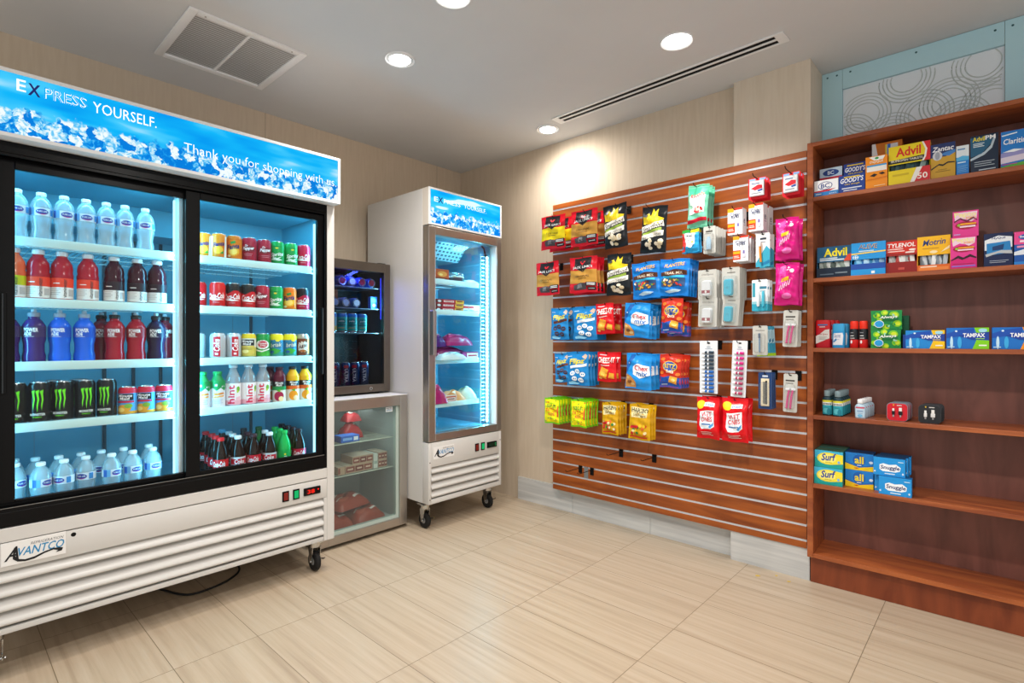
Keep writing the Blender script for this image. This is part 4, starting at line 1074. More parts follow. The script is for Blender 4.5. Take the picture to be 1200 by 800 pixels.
BTL = dict(kind='bottle', card=[('r', .2, .78, .75, .84, '53524c'), ('r', .2, .72, .6, .74, '84837c')])
HG = [  # maker, x, z, h, n, description, where, category, options
 (jerky(.195, .222, 'f2d90c', 'TERIYAKI', 1), 1.159, 1.908, .222, 2, 'yellow-banded red dried meat bag', 'top left hook', 'snack bag', dict(pitch=.08, jit=.012)),
 (jerky(.21, .226, 'c9933c', 'ORIGINAL', 2), 1.407, 1.901, .226, 2, 'large tan-banded red meat bag', 'top row beside popcorn', 'snack bag', dict(pitch=.085, jit=.012)),
 (popcorn(.161, .262, 3), 1.642, 1.880, .262, 1, 'black popcorn bag', 'top row beside dried meat', 'snack bag', dict(tilt=-.05)),
 (popcorn(.16, .265, 4), 1.880, 1.824, .265, 1, 'black popcorn bag', 'alone right of the other popcorn', 'snack bag', dict(L=.23, tilt=.06)),
 (jerky(.19, .223, 'c9933c', 'ORIGINAL', 5), 1.115, 1.604, .223, 1, 'lone tan-banded red meat bag', 'second row far left', 'snack bag', dict(tilt=-.03)),
 (jerky(.206, .227, 'c9933c', 'ORIGINAL', 6), 1.401, 1.606, .227, 3, 'tan-banded red dried meat bag', 'above the blue pretzel bags', 'snack bag', dict(pitch=.045, jit=.006)),
 (popcorn(.170, .25, 7), 1.656, 1.586, .25, 1, 'black popcorn bag', 'beside the blue nut bags', 'snack bag', dict(tilt=.02)),
 (nuts(.174, .209, 8), 1.842, 1.538, .209, 4, 'blue nut mix bag', 'left nut hook', 'snack bag', dict(pitch=.034, tilt=-.04)),
 (nuts(.178, .205, 9), 2.005, 1.541, .205, 4, 'blue nut mix bag', 'right nut hook', 'snack bag', dict(pitch=.034, tilt=.05)),
 (flipz(.143, .207, 1, 10), 1.214, 1.299, .207, 2, 'blue brown-pretzel bag', 'upper pretzel row', 'snack bag', dict(pitch=.06)),
 (flipz(.177, .21, 0, 11), 1.415, 1.300, .21, 4, 'blue white-pretzel bag', 'upper pretzel row', 'snack bag', dict(pitch=.034, tilt=-.02)),
 (cheez(.130, .186, 12), 1.565, 1.325, .186, 2, 'red cheese cracker bag', 'upper cracker row', 'snack bag', dict(pitch=.095, tilt=-.04)),
 (chex(.170, .201, 13), 1.774, 1.311, .201, 4, 'light blue snack mix bag', 'upper snack mix row', 'snack bag', dict(pitch=.038, tilt=.06, jit=.006)),
 (ritz(.13, .193, 14), 1.995, 1.329, .193, 3, 'red and blue cracker bag', 'upper row at the right end', 'snack bag', dict(pitch=.055, tilt=.03, jit=.02)),
 (flipz(.12, .19, 1, 15), 1.239, 1.012, .19, 2, 'blue brown-pretzel bag', 'lower pretzel row', 'snack bag', dict(pitch=.03, tilt=-.05)),
 (flipz(.176, .215, 0, 16), 1.361, 1.012, .215, 4, 'blue white-pretzel bag', 'lower pretzel row', 'snack bag', dict(pitch=.034, tilt=-.03, jit=.004)),
 (cheez(.135, .18, 17), 1.575, 1.029, .18, 2, 'red cheese cracker bag', 'lower cracker row', 'snack bag', dict(pitch=.05)),
 (chex(.17, .209, 18), 1.786, 1.011, .209, 3, 'light blue snack mix bag', 'lower snack mix row', 'snack bag', dict(pitch=.05, tilt=.05)),
 (ritz(.13, .186, 19), 1.987, 1.021, .186, 4, 'red and blue cracker bag', 'lower row at the right end', 'snack bag', dict(pitch=.032, tilt=.03)),
 (sour(.126, .170, 20), 1.151, .725, .170, 5, 'yellow and green sour candy bag', 'left candy hook', 'candy bag', dict(pitch=.033)),
 (sour(.120, .174, 21), 1.365, .727, .174, 5, 'yellow and green sour candy bag', 'right sour candy hook', 'candy bag', dict(pitch=.033)),
 (hari(.118, .190, 22), 1.598, .717, .190, 4, 'gold gummy candy bag', 'left gummy candy hook', 'candy bag', dict(pitch=.03)),
 (hari(.135, .204, 23), 1.793, .715, .204, 3, 'gold gummy candy bag', 'right gummy candy hook', 'candy bag', dict(pitch=.034, tilt=.04)),
 (wipes(.124, .220, 24), 2.202, .781, .220, 2, 'thick red wet wipes pack', 'left wipes hook', 'wipes pack', dict(pitch=.06)),
 (wipes(.130, .223, 25), 2.342, .782, .223, 2, 'thick red wet wipes pack', 'right wipes hook', 'wipes pack', dict(pitch=.06)),
 (lipstrip(.097, .279, ['2a3b4c'] * 5 + ['1f62b4'] * 6, 1), 2.204, 1.050, .279, 1, 'white strip of dark and blue lip balms', 'hook above the left wipes', 'lip balm strip', {}),
 (lipstrip(.075, .288, ['d4187f'] * 4 + ['a83a5e'] * 5, 2), 2.356, 1.046, .288, 1, 'white strip of pink and red lip balms', 'hook above the right wipes', 'lip balm strip', dict(tilt=.04)),
 (clam('deodorant_pack', .101, .159, OS), 2.197, 1.487, .159, 3, 'grey pack with red-banded white deodorant', 'upper left deodorant hook', 'blister pack', dict(pitch=.034)),
 (clam('deodorant_pack', .091, .167, TQ), 2.320, 1.485, .167, 4, 'grey pack with turquoise deodorant', 'upper right deodorant hook', 'blister pack', dict(pitch=.034)),
 (clam('deodorant_pack', .101, .156, OS), 2.197, 1.341, .156, 4, 'grey pack with red-banded white deodorant', 'lower left deodorant hook', 'blister pack', dict(pitch=.034, tilt=.03)),
 (clam('deodorant_pack', .085, .156, TQ), 2.315, 1.345, .156, 3, 'grey pack with turquoise deodorant', 'lower right deodorant hook', 'blister pack', dict(pitch=.03, tilt=.06)),
 (tubecard(.074, .155), 2.462, 1.416, .155, 3, 'white and teal oral gel card', 'left of lower pink pouch', 'blister card', dict(pitch=.036)),
 (clam('razor_pack', .066, .176, RZ), 2.600, 1.248, .176, 3, 'grey pack of two pink razors', 'hook under the pink pouches', 'blister pack', dict(pitch=.03, tilt=.03)),
 (clam('toothbrush_pack', .071, .147, TBK), 2.464, 1.191, .147, 1, 'clear pack with travel toothbrush', 'in front of lime-edged cards', 'blister pack', {}),
 (clam('comb_pack', .064, .179, CM), 2.488, .942, .179, 3, 'dark blue card with a black comb', 'hook left of the lowest razors', 'blister card', dict(pitch=.03)),
 (clam('razor_pack', .062, .185, RZ), 2.600, .939, .185, 1, 'single grey pack of two pink razors', 'lowest hook by the bookcase', 'blister pack', dict(tilt=.02)),
 (mints(.112, .230, 26), 2.141, 1.912, .230, 3, 'mint green and white lozenge bag', 'hook above the snack rows', 'lozenge bag', dict(L=.2, pitch=.04, tilt=.05)),
 (pill_card(.085, .105), 2.451, 1.950, .105, 4, 'red pill card with a silver carton', 'upper left pill hook', 'pill card', dict(L=.22, pitch=.022)),
 (pill_card(.080, .110), 2.606, 1.942, .110, 4, 'red pill card with a silver carton', 'top hook by the bookcase', 'pill card', dict(L=.25, pitch=.022)),
 (eyebox(.074, .134, .06), 2.345, 1.799, .134, 1, 'white and orange eye drop box', 'upper left eye drop hook', 'medicine box', dict(pitch=.045, L=.2, y=-.16)),
 (eyebox(.070, .136, .06), 2.447, 1.804, .136, 2, 'white and orange eye drop box', 'upper right eye drop hook', 'medicine box', dict(pitch=.085, L=.2, y=-.16)),
 (eyebox(.074, .129, .02), 2.373, 1.657, .129, 3, 'white and orange eye drop box', 'lower eye drop hook', 'medicine box', dict(pitch=.04, L=.2, y=-.16)),
 (brushcard(.066, .167), 2.477, 1.640, .167, 2, 'teal card with orange toothbrush', 'left of the upper pink pouch', 'blister card', dict(pitch=.06)),
 (pouch_pink(.105, .201, 27), 2.588, 1.681, .201, 2, 'glossy pink pouch', 'upper pouch hook by the bookcase', 'pouch', dict(L=.22, pitch=.06)),
 (pouch_pink(.106, .202, 28), 2.584, 1.464, .202, 2, 'glossy pink pouch', 'lower pouch hook by the bookcase', 'pouch', dict(L=.2, pitch=.06, tilt=.03)),
 (pouch_blue(.097, .125, 29), 2.106, 1.730, .125, 2, 'small blue green-topped pouch', 'hook under the lozenge bags', 'pouch', dict(pitch=.03)),
 (clam('travel_bottle_pack', .066, .145, BTL), 2.209, 1.724, .145, 5, 'grey pack with small bottle', 'right of the blue pouch', 'blister pack', dict(pitch=.034)),
]
for mk, x, z, h, n, d, pl, cat, kw in HG: hang(mk, x, z, h, n, d, pl, cat, **kw)
# the lime-edged cards behind the toothbrush pack share its hook
o = dentcard(.060, .150)(); o.location = (2.466, -.105, 1.112); o.rotation_euler = (0, -.05, .03); tag(o, 'teal and lime dental card hanging right behind the travel toothbrush pack', 'blister card', 'teal and lime dental cards')
for i in (1, 2):
    c = dup(o, (2.468 + .004 * i, -.105 + .032 * i, 1.112), None, f'teal and lime dental card hanging {ORD[i]} behind the travel toothbrush pack'); c.rotation_euler = (0, -.06, .03)
# empty hooks
make_hook(1.584, .492, .168, 'empty black hook under the gold gummy bags, left of two'); make_hook(1.812, .492, .164, 'empty black hook under the gold gummy bags, right of two')
make_hook(1.273, .340, .166, 'empty black hook low on the slatwall beside a grey strip, left one'); make_hook(1.365, .340, .166, 'empty black hook low on the slatwall beside a grey strip, right one')
b = MB().box((-.016, -.003, -.070), (.016, -.0008, .006), '8f969c/.3/.6', .001); o = b.obj('metal_strip', loc=(1.319, 0, GZ[2])); tag(o, 'bare grey metal bracket strip between two low empty hooks', 'bracket')
# ------------------------------------------------------------------ goods in the bookcase (u along the front, v into the shelf)
def on_shelf(o, u, v, z, label, cat, group=None, turn=0.):
    a = math.radians(2.0)
    o.location = (2.646 + u * math.cos(a) - v * math.sin(a), -.03 + u * math.sin(a) + v * math.cos(a), z + .0003)
    o.rotation_euler = (0, 0, a + turn)
    return tag(o, label, cat, group) if label else o
def copy_on(o, u, v, z, label, group=None, turn=0.):
    a = math.radians(2.0)
    return dup(o, (2.646 + u * math.cos(a) - v * math.sin(a), -.03 + u * math.sin(a) + v * math.cos(a), z + .0003), a + turn, label, group)
zA, zB, zC, zD, zE = SHZ[:5]
def B_(name, u0, u1, v, z, h, d, col, items, label, cat='medicine box', side=None, top=None, turn=0., group=None, side_items=None):
    return on_shelf(make_box(name, u1 - u0, d, h, col, items, side, top, side_items), (u0 + u1) / 2, v, z, label, cat, group, turn)
bc = [('r', 0, 0, 1, .28, '2a7fc4'), ('p', [(0, .28), (.62, .28), (.9, .42), (0, .36)], 'c02438'), ('e', .46, .64, .30, .25, '1b3f86'), ('e', .46, .64, .27, .21, 'f2f4f6'), ('t', 'BC', .28, .5, .64, .78, '1b3f86', 0, .05), ('r', .06, .14, .3, .19, 'd9e8f2'), ('t', 'ARTHRITIS', .62, .08, .92, .17, 'e8f1f7', 0, .0)]
B_('medicine_box', .027, .129, .02, zA, .079, .05, 'eef2f5', bc, 'small white and blue powder box at the left end of the top shelf', side='1f5f9e')
B_('medicine_box', .04, .136, .075, zA, .148, .05, 'b9cede', [('r', 0, .62, 1, .70, 'c02438'), ('e', .5, .84, .36, .11, '1b3f86'), ('t', 'BC', .36, .78, .64, .90, 'd9e4ee', 0, .05)], 'pale blue box standing behind the small white and blue powder box')
gd = [('t', "GOODY'S", .06, .56, .94, .84, 'f3f5f8', .15, .05, .04), ('r', .2, .84, .8, .90, 'e9c81c'), ('t', 'extra strength', .22, .40, .80, .52, 'e9c81c', .1, .02), ('r', .12, .22, .88, .28, 'dfe5ef'), ('r', .18, .10, .7, .15, 'dfe5ef')]
B_('medicine_box', .131, .236, .02, zA, .084, .05, '1d3f92', gd, 'navy headache powder box on the top shelf beside the orange box', side='14306f')
B_('medicine_box', .142, .236, .075, zA, .151, .05, '1d3a8c', [('r', .15, .92, .85, .955, 'e9c81c'), ('t', "GOODY'S", .06, .73, .94, .88, 'f3f5f8', .15, .05), ('t', 'extra strength', .2, .64, .82, .71, 'e9c81c', .1, .02)], 'navy box standing behind the navy headache powder box')
B_('medicine_box', .238, .322, .02, zA, .149, .06, 'ee8f14', [('p', [(.16, .98), (.9, .98), (.8, .87), (.4, .86)], 'eef2ee'), ('e', .52, .93, .09, .035, '2f9a4a'), ('t', 'DayQuil', .2, .77, .8, .86, 'fbf2e0', .1, .03), ('r', .06, .68, .96, .73, '2a9ad8'), ('r', .06, .53, .96, .68, 'f0ece4'), ('p', [(.2, .40), (.4, .46), (.55, .42), (.4, .36)], '1c1612'), ('p', [(.6, .45), (.78, .48), (.9, .43), (.75, .40)], '1c1612'), ('p', [(0, .30), (1, .34), (1, .3), (0, .26)], 'd97a0c'), ('r', .4, .07, .9, .09, 'f8d8a0')], 'tall orange cold remedy box with a white window band', side='d97d0e')
B_('medicine_box', .254, .37, .10, zA, .228, .06, 'c8700f', [('p', [(0, 1), (.12, 1), (.22, .66), (0, .66)], 'dfe3e6'), ('r', .44, .66, .86, .95, 'd8dfe6'), ('r', .52, .66, .62, .95, '2f6fd0'), ('r', .44, .66, .50, .95, 'd8c23a'), ('t', 'Dayquil', .7, .74, .98, .80, 'f4ead8', 0, .02)], 'brown orange box standing behind the tall orange box')
adv = [('t', 'Advil', .18, .40, .78, .88, 'd3221c', .0, .06), ('p', [(0, .06), (.86, .06), (.86, .32), (.0, .24)], '17181a'), ('t', 'IBUPROFEN TABLETS', .06, .14, .82, .25, 'f1eeda', 0, .02), ('p', [(.80, 0), (.88, .2), (.92, .6), (.82, 1), (1, 1), (1, 0)], 'd6202a'), ('p', [(.80, 0), (.855, .2), (.885, .6), (.80, 1), (.84, 1), (.93, .6), (.9, .2), (.85, 0)], 'f2efe8')]
o = make_display_box('medicine_display_box', .150, .07, .178, 'e8d014', adv, 'e3cb14', [('p', [(.52, 0), (.7, 0), (.86, 1), (.68, 1)], 'e8e4de'), ('p', [(.62, 0), (1, 0), (1, 1), (.82, 1)], 'c81e28'), ('t', '50', .70, .2, .94, .6, 'f2e8e0', 0, .04), ('r', .1, .6, .5, .72, 'c8ae10')], .066, ['2f4c50', '3d5a5c', '20383e', '8da3a2'], .094, 9)
on_shelf(o, .40, .02, zA, 'yellow painkiller counter box with red lettering on the top shelf', 'medicine box')
zan = [('r', 0, .62, 1, 1, '1c2f66'), ('p', [(0, .30), (.4, .42), (.62, .62), (1, .72), (1, 0), (0, 0)], 'c79a2a'), ('p', [(.35, .68), (.75, .62), (1, .70), (1, .78), (.6, .74)], '3f7fc4'), ('e', .28, .66, .2, .13, 'c9ccd4'), ('e', .28, .66, .10, .11, '9aa0ae'), ('t', 'Zantac', .06, .78, .94, .92, 'eef0f6', .2, .04), ('p', [(.02, .31), (.35, .43), (.5, .40), (.7, .46), (.98, .44), (.98, .41), (.7, .42), (.5, .35), (.33, .39), (.02, .27)], '17161a'), ('r', .2, .2, .8, .215, '7a5c14'), ('r', .3, .25, .66, .262, '7a5c14')]
B_('medicine_box', .476, .559, .03, zA, .152, .06, 'c79a2a', zan, 'navy and gold box right of the yellow counter box', side='8a6a1c')
B_('medicine_box', .562, .603, .03, zA, .127, .05, '1f7fd0', [('r', 0, .62, 1, 1, 'dfe8ee'), ('p', [(0, .6), (.5, .66), (1, .62), (1, .5), (0, .5)], '4fb0e0'), ('r', .1, .86, .7, .9, '4a86b8'), ('r', .1, .42, .75, .46, 'cfe6f5'), *lines(.12, .9, .32, 5, '7fb8e4', .014, .05)], 'slim white and blue box between the gold and black boxes', side='1a5fa0')
B_('medicine_box', .608, .695, .03, zA, .157, .06, '10243c', [('p', [(0, .34), (.5, .46), (.78, .62), (.9, .86), (.84, .92), (.72, .68), (.5, .54), (0, .40)], 'aebfcc'), ('p', [(0, .44), (.4, .5), (.75, .74), (.82, .95), (0, .95)], '1c5a7c'), ('t', 'Advil', .08, .84, .52, .96, 'ecd81c', 0, .04), ('t', 'PM', .54, .85, .9, .96, 'f1f3f5', 0, .05), *lines(.1, .5, .77, 3, 'cfdde6', .02, .04), *lines(.14, .86, .28, 3, 'bccad6', .014, .055), ('r', .3, .06, .9, .085, 'bccad6')], 'dark navy night painkiller box with a silver swoosh', side='0d1a2c')
B_('medicine_box', .702, .80, .03, zA, .152, .06, '1d78c8', [('p', [(0, .30), (1, .36), (1, .5), (0, .42)], '8f8fc6'), ('p', [(0, .14), (1, .2), (1, .36), (0, .30)], 'd9cfe0'), ('p', [(0, 0), (1, 0), (1, .16), (.5, .12), (0, .06)], '5fae3c'), ('p', [(.02, .9), (.5, .94), (.5, .91), (.05, .87)], 'e4f0f8'), ('t', 'Claritin', .08, .64, .76, .79, 'f4f7fa', .1, .03), ('e', .88, .74, .12, .09, 'e8b41c'), ('p', [(.05, .44), (.4, .5), (.7, .46), (.4, .42)], 'eef4fa'), ('r', .04, .10, .5, .12, 'c8528a'), ('p', [(.7, .52), (.95, .56), (.98, .5), (.8, .49)], '16202c')], 'sky blue allergy box at the right of the top shelf', side='c42a6a')
# second shelf
o = make_display_box('medicine_display_box', .143, .08, .152, '17567c', [('r', 0, 0, 1, 1, '155a84'), ('t', 'Advil', .2, .34, .88, .88, 'efe01c', 0, .06), ('r', .08, .2, .6, .27, 'cfe0ea'), ('r', .08, .08, .8, .16, 'cfe0ea'), ('p', [(.78, 0), (1, 0), (1, .45), (.9, .4)], 'd8452c')], '10243a', [('r', .1, .3, .5, .42, '5c6f80'), ('r', .55, .4, .9, .52, '7c8c98')], .048, ['aeb9b2', '7f8f86', 'c9d0cc', '3f4d48', 'dfe3e0'], .078, 8)
on_shelf(o, .107, .03, zB, 'dark blue painkiller counter box with yellow lettering, second shelf', 'medicine box')
o = make_display_box('medicine_display_box', .134, .08, .154, '1f95dd', [('t', 'ALEVE', .22, .62, .76, .88, 'f0c02a', .1, .05), ('t', 'ALEVE', .225, .60, .765, .86, '1c4f9c', .1, -.005), ('r', .22, .46, .66, .52, 'c8e2f4'), ('p', [(0, .30), (1, .38), (1, .46), (0, .38)], 'f0cf5a'), ('e', .13, .14, .09, .12, 'dff0fa'), ('e', .13, .14, .07, .095, '1f95dd'), ('r', .115, .06, .145, .22, 'dff0fa'), ('r', .06, .12, .2, .16, 'dff0fa')], '1f95dd', [('r', 0, .52, 1, 1, '1a4aa4'), ('r', .6, .12, .7, .34, 'eaf2f8')], .054, ['4aa6dc', '7fc0e4', '2f7fc4', 'a9d2ea'], .076, 8)
on_shelf(o, .247, .02, zB, 'bright blue painkiller counter box with a yellow stripe', 'medicine box')
o = make_display_box('medicine_display_box', .114, .08, .146, 'cf2a1c', [('t', 'TYLENOL', .04, .56, .94, .86, 'f6f2f0', .1, .05), ('r', .05, .42, .55, .49, 'f0cfc8'), ('r', .05, .27, .6, .34, 'f0cfc8'), ('e', .84, .36, .11, .07, 'f2e4e0'), ('p', [(.58, .05), (.88, .05), (.92, .26), (.64, .24)], 'f0dcd6'), ('p', [(0, 0), (1, 0), (1, .12), (0, .2)], '9c1c14')], '8c1614', [('r', .4, .3, .6, .5, 'c04a40')], .05, ['dfe0de', 'c8cac8', 'b03a34', 'e9e9e7'], .08, 8)
on_shelf(o, .372, .03, zB, 'red painkiller counter box on the second shelf', 'medicine box')
o = make_display_box('medicine_display_box', .113, .08, .152, 'f2b813', [('t', 'Motrin', .16, .52, .86, .84, '22407c', .25, .04, .06), ('r', .16, .34, .66, .37, 'a8700c'), ('e', .5, .16, .12, .08, 'f8e3b0'), ('p', [(.7, .1), (.98, .3), (.98, .45), (.85, .3)], 'fae6b4')], 'd8641c', [('r', .05, .1, .95, .6, 'e8843a'), ('r', .1, .6, .6, .8, 'f4d8c0')], .026, ['7f8a94', 'c9d0d6', '55606a', 'b2bcc4', 'e4e8ea'], .07, 9)
on_shelf(o, .486, .02, zB, 'yellow orange painkiller counter box with silver sachets', 'medicine box')
pep = [('p', [(.05, .95), (.95, .95), (.92, .68), (.7, .56), (.55, .66), (.35, .70), (.1, .58)], 'f2cfe4'), ('t', 'Pepto', .07, .72, .90, .95, 'f3e03a', .0, .05), ('t', 'Pepto', .085, .735, .885, .935, 'f8f2b0', .0, .0), ('t', 'BISMOL', .52, .68, .92, .76, 'f0a81c', 0, .02), ('e', .52, .44, .42, .15, 'a8123f'), ('r', .3, .46, .9, .52, 'f0a81c'), ('r', .28, .36, .88, .42, 'f4d8e6'), ('e', .24, .46, .06, .05, '8fc43a')]
B_('medicine_box', .543, .628, .02, zB, .1345, .075, 'e0388f', [(*i[:2], *i[2:]) if i[0] != 'x' else i for i in [(k[0], *([[(x, .32 + y * .68) for x, y in k[1]]] + list(k[2:]) if k[0] == 'p' else (k[1], k[2], .32 + k[3] * .68, k[4], .32 + k[5] * .68, *k[6:]) if k[0] == 't' else (k[1], .32 + k[2] * .68, k[3], k[4] * .68, *k[5:]) if k[0] == 'e' else (k[1], .32 + k[2] * .68, k[3], .32 + k[4] * .68, *k[5:]))) for k in pep]] + [('r', 0, .0, 1, .30, 'd01c74'), ('p', [(.02, .28), (.3, .42), (.5, .34), (.75, .44), (.98, .34), (.98, .30), (.75, .36), (.45, .27), (.3, .34), (.02, .25)], '2a0f1c'), ('r', .1, .14, .9, .155, '7c1048'), ('r', .05, .06, .95, .10, '8f6fd0')], 'lower of two stacked pink stomach remedy boxes', side='b0246c')
B_('medicine_box', .550, .634, .03, zB + .1350, .110, .07, 'e0388f', pep + [('p', [(.06, .62), (.3, .74), (.55, .62), (.8, .74), (.94, .62), (.94, .58), (.8, .68), (.55, .56), (.3, .68), (.06, .56)], '6c1440'), ('r', .05, .08, .3, .12, 'c79ad8')], 'upper of two stacked pink stomach remedy boxes', side='b0246c')
B_('medicine_box', .650, .739, .03, zB, .138, .07, '12224c', [('p', [(.03, .80), (.5, .92), (.97, .86), (.97, .56), (.6, .46), (.03, .5)], 'e4e9ee'), ('t', 'NyQuil', .28, .80, .74, .88, '1a3070', 0, .04), ('p', [(.1, .70), (.9, .74), (.95, .40), (.1, .34)], '2480c0'), ('p', [(.05, .38), (.6, .48), (.95, .46), (.98, .36), (.5, .40), (.08, .30)], 'b8bcc0'), ('p', [(.3, .6), (.7, .66), (.66, .5), (.3, .48)], '143a6c'), *lines(.2, .85, .17, 2, 'c2cbd8', .012, .05)], 'navy and white cold remedy box right of the stacked pink boxes', side='0c1630')
B_('medicine_box', .742, .826, .03, zB, .134, .07, '1b56a8', [('r', 0, .62, 1, 1, 'e5488f'), ('e', .5, .84, .36, .09, '2a5cae'), ('t', 'Benadryl', .2, .80, .8, .88, 'f4f6fa', 0, .03), ('r', .2, .68, .8, .74, 'f8dcea'), ('p', [(0, .40), (.5, .50), (1, .44), (1, .32), (0, .3)], 'dfe6ee'), ('r', .1, .52, .6, .58, 'e88fb8'), ('r', 0, 0, 1, .1, '2a86d8')], 'pink topped blue box at the right of the second shelf', side='143c7c')
# third shelf
def deo(name, w, d, h, col, cap, items):
    b = MB()
    def sec(z, s): return [(x * s, y * s + d / 2, z) for x, y in rrect(w, d, d * .42, 5)]
    R = [sec(0, .94), sec(.004, 1), sec(h * .70, 1)]; n = len(R[0])
    T = [sec(h * .70, .985), sec(h * .93, .985), sec(h * .985, .9), sec(h, .7)]
    def rings(bb, rr, k):
        vs = [v for q in rr for v in q]; bb.add(vs, [(i * n + j, i * n + (j + 1) % n, (i + 1) * n + (j + 1) % n, (i + 1) * n + j) for i in range(len(rr) - 1) for j in range(n)], k, True)
        bb.add(rr[-1], [tuple(range(n))], k); bb.add(rr[0], [tuple(reversed(range(n)))], k)
    rings(b, R, col); b.deco([i for i in items if i[-1] != 'cap'], w * .8, h, flat, step=.0004)
    o = b.obj(name); c = MB(); rings(c, T, cap); c.obj('cap', o); return o
o = deo('deodorant', .066, .034, .136, 'c01828', 'cc1c24', [('p', [(-.05, .14), (-.05, .42), (.3, .50), (.7, .64), (1.05, .66), (1.05, .34), (.6, .26)], 'd9d6d2'), ('t', 'Old Spice', .14, .44, .9, .52, 'a8202c', .2, .02), *lines(.2, .85, .38, 3, '8d8a88', .012, .04), ('r', .1, .80, .9, .84, '2f7fc0'), ('r', .25, .735, .7, .76, 'd8d4d2')])
on_shelf(o, .061, .03, zC, 'red deodorant stick at the left end of the third shelf', 'deodorant')
for i in (1, 2): copy_on(o, .061 + .012 * i, .03 + .042 * i, zC, f'red deodorant standing {ORD[i]} in line behind the front red deodorant', 'red deodorants behind the front one')
o = deo('deodorant', .054, .030, .117, '2a97d6', '3aa6dc', [('p', [(.0, .12), (.9, .12), (.98, .5), (.9, .62), (.05, .6)], 'e6e9f0'), ('t', 'Secret', .08, .42, .72, .58, '6f7fae', .2, .02), ('r', .1, .33, .6, .36, 'b8c2da'), ('p', [(0, .26), (.3, .40), (.36, .32), (.1, .22)], '3a86c0')])
on_shelf(o, .127, .03, zC, 'light blue deodorant stick between red deodorants and red spray cans', 'deodorant')
copy_on(o, .139, .066, zC, 'light blue deodorant standing behind the front light blue one')
def spray(label, u, first=None):
    b = MB().lathe([(.016, 0, 'c81c1c'), (.0178, .002, 'c81c1c'), (.0178, .040, '14161c'), (.0178, .086, '14161c'), (.016, .090, '14161c')], 'c81c1c', 20)
    b.deco([('e', .36, .32, .12, .09, 'e6e4e2'), ('r', .2, .62, .62, .66, 'd8d8d8'), ('r', .24, .78, .6, .82, '8d8f94'), ('r', .2, .5, .7, .53, 'd8d8d8')], .04, .09, cyl(.0178, 0), seg=.008, step=.0003)
    o = b.obj('spray_can'); MB().lathe([(.0165, .0902), (.0172, .092), (.0172, .122), (.015, .127), (.006, .128)], 'e0301c', 20).obj('cap', o); return o
o = spray('', 0); on_shelf(o, .190, .05, zC, 'left of two red capped black spray cans on the third shelf', 'spray can', turn=-.3)
copy_on(o, .2275, .05, zC, 'right of two red capped black spray cans on the third shelf', None, -.2)
def greenpack(w, h, seed):
    r = random.Random(seed); it = []
    for x, y, s in ((.2, .74, .12), (.75, .75, .16), (.85, .3, .14), (.5, .12, .12), (.12, .3, .1), (.45, .88, .12), (.3, .55, .1)):
        it += [('e', x, y, s, s * 1.25, '7fc41c'), ('e', x + .02, y, s * .6, s * .75, 'c8dc2a')]
    for i in range(12): it.append(('e', r.uniform(.1, .9), r.uniform(.1, .9), .05, .04, r.choice(['1d8f4a', '45b03a', '0f7a44', '8ed0b0']), r.uniform(0, 3)))
    it += [('p', [(.25, .62), (.6, .76), (.9, .62), (.88, .5), (.5, .48)], '0f6a3c'), ('t', 'Always', .30, .54, .86, .72, 'f2f6ee', .2, .04, .05), ('e', .28, .28, .16, .2, 'dfeef4'), ('e', .28, .28, .14, .17, '2a9ad8')]
    fn = bag_fn(w, h, .006, seed)
    b = MB(); d = .06
    b.grid(lambda a, c: ((a - .5) * w * (1 - .03 * math.sin(PI * c)), -.004 * math.sin(PI * a) * math.sin(PI * c) - .0012, c * h), 8, 8, '1c8a44/.25', True)
    b.prism(rrect(w * .97, h, .01, 4, 0, h / 2), 'y', -.001, d, '167a3c/.25', True)
    b.deco(it, w, h, lambda u, v, k: (u, -.004 * math.sin(PI * (u / w + .5)) * math.sin(PI * v / h) - .0014 - k, v), seg=.012)
    o = b.obj('pad_pack')
    f = MB(); f.grid(lambda a, c: ((a - .5) * w * .9, .006 + c * .02, h - .001 + .006 * a * c * (1 if seed % 2 else .3)), 4, 2, 'e9efe6', True); f.obj('flap', o)
    return o
o = greenpack(.114, .085, 3); on_shelf(o, .314, .03, zC, 'lower of two stacked green printed packs on the third shelf', 'sanitary pack')
o = greenpack(.118, .086, 6); on_shelf(o, .316, .032, zC + .0865, 'upper of two stacked green printed packs on the third shelf', 'sanitary pack')
o = make_box('pad_pack', .10, .07, .150, '0f5a3a', [], '0d4a30'); on_shelf(o, .345, .100, zC, 'dark green pack standing behind the two stacked green packs', 'sanitary pack')
def tampax(c, d):
    return [('p', [(0, .72), (.3, .9), (.66, .98), (.66, .7), (0, .5)], '1a4fae'), ('e', .13, .3, .035, .3, 'bfe3f6'), ('e', .32, .3, .05, .28, '3aa8e4'), ('e', .24, .84, .03, .04, 'dff2fb'), ('p', [(.62, 0), (.70, .35), (.74, .62), (.66, 1), (1, 1), (1, 0)], c), ('p', [(.3, .62), (.6, .44), (1, .40), (1, .80), (.6, .74)], '1b3f9c'), ('t', 'TAMPAX', .40, .55, .91, .74, 'f6f8fb', .0, .06), ('e', .86, .87, .10, .09, '9fd8e8'), ('r', .77, .14, .95, .2, 'f4f6e8'), ('r', .03, .07, .2, .11, 'bfe0f2'), ('r', .7, .47, .9, .5, d)]
for i, (u0, u1, h, c, d, lb) in enumerate(((.388, .524, .080, 'efc21c', 'e8d060', 'blue tampon box with yellow end on the third shelf'), (.529, .666, .089, '7fcf1c', '9fe04a', 'blue tampon box with lime green end on the third shelf'), (.675, .812, .089, 'f0961c', 'f4b860', 'blue tampon box with orange end at the right of the third shelf'))):
    B_('tampon_box', u0, u1, .02, zC, h, .06, '1f86d2' if i == 0 else '1a6fc4', tampax(c, d), lb, 'tampon box', side='1a4f9c', top='1a66b8')
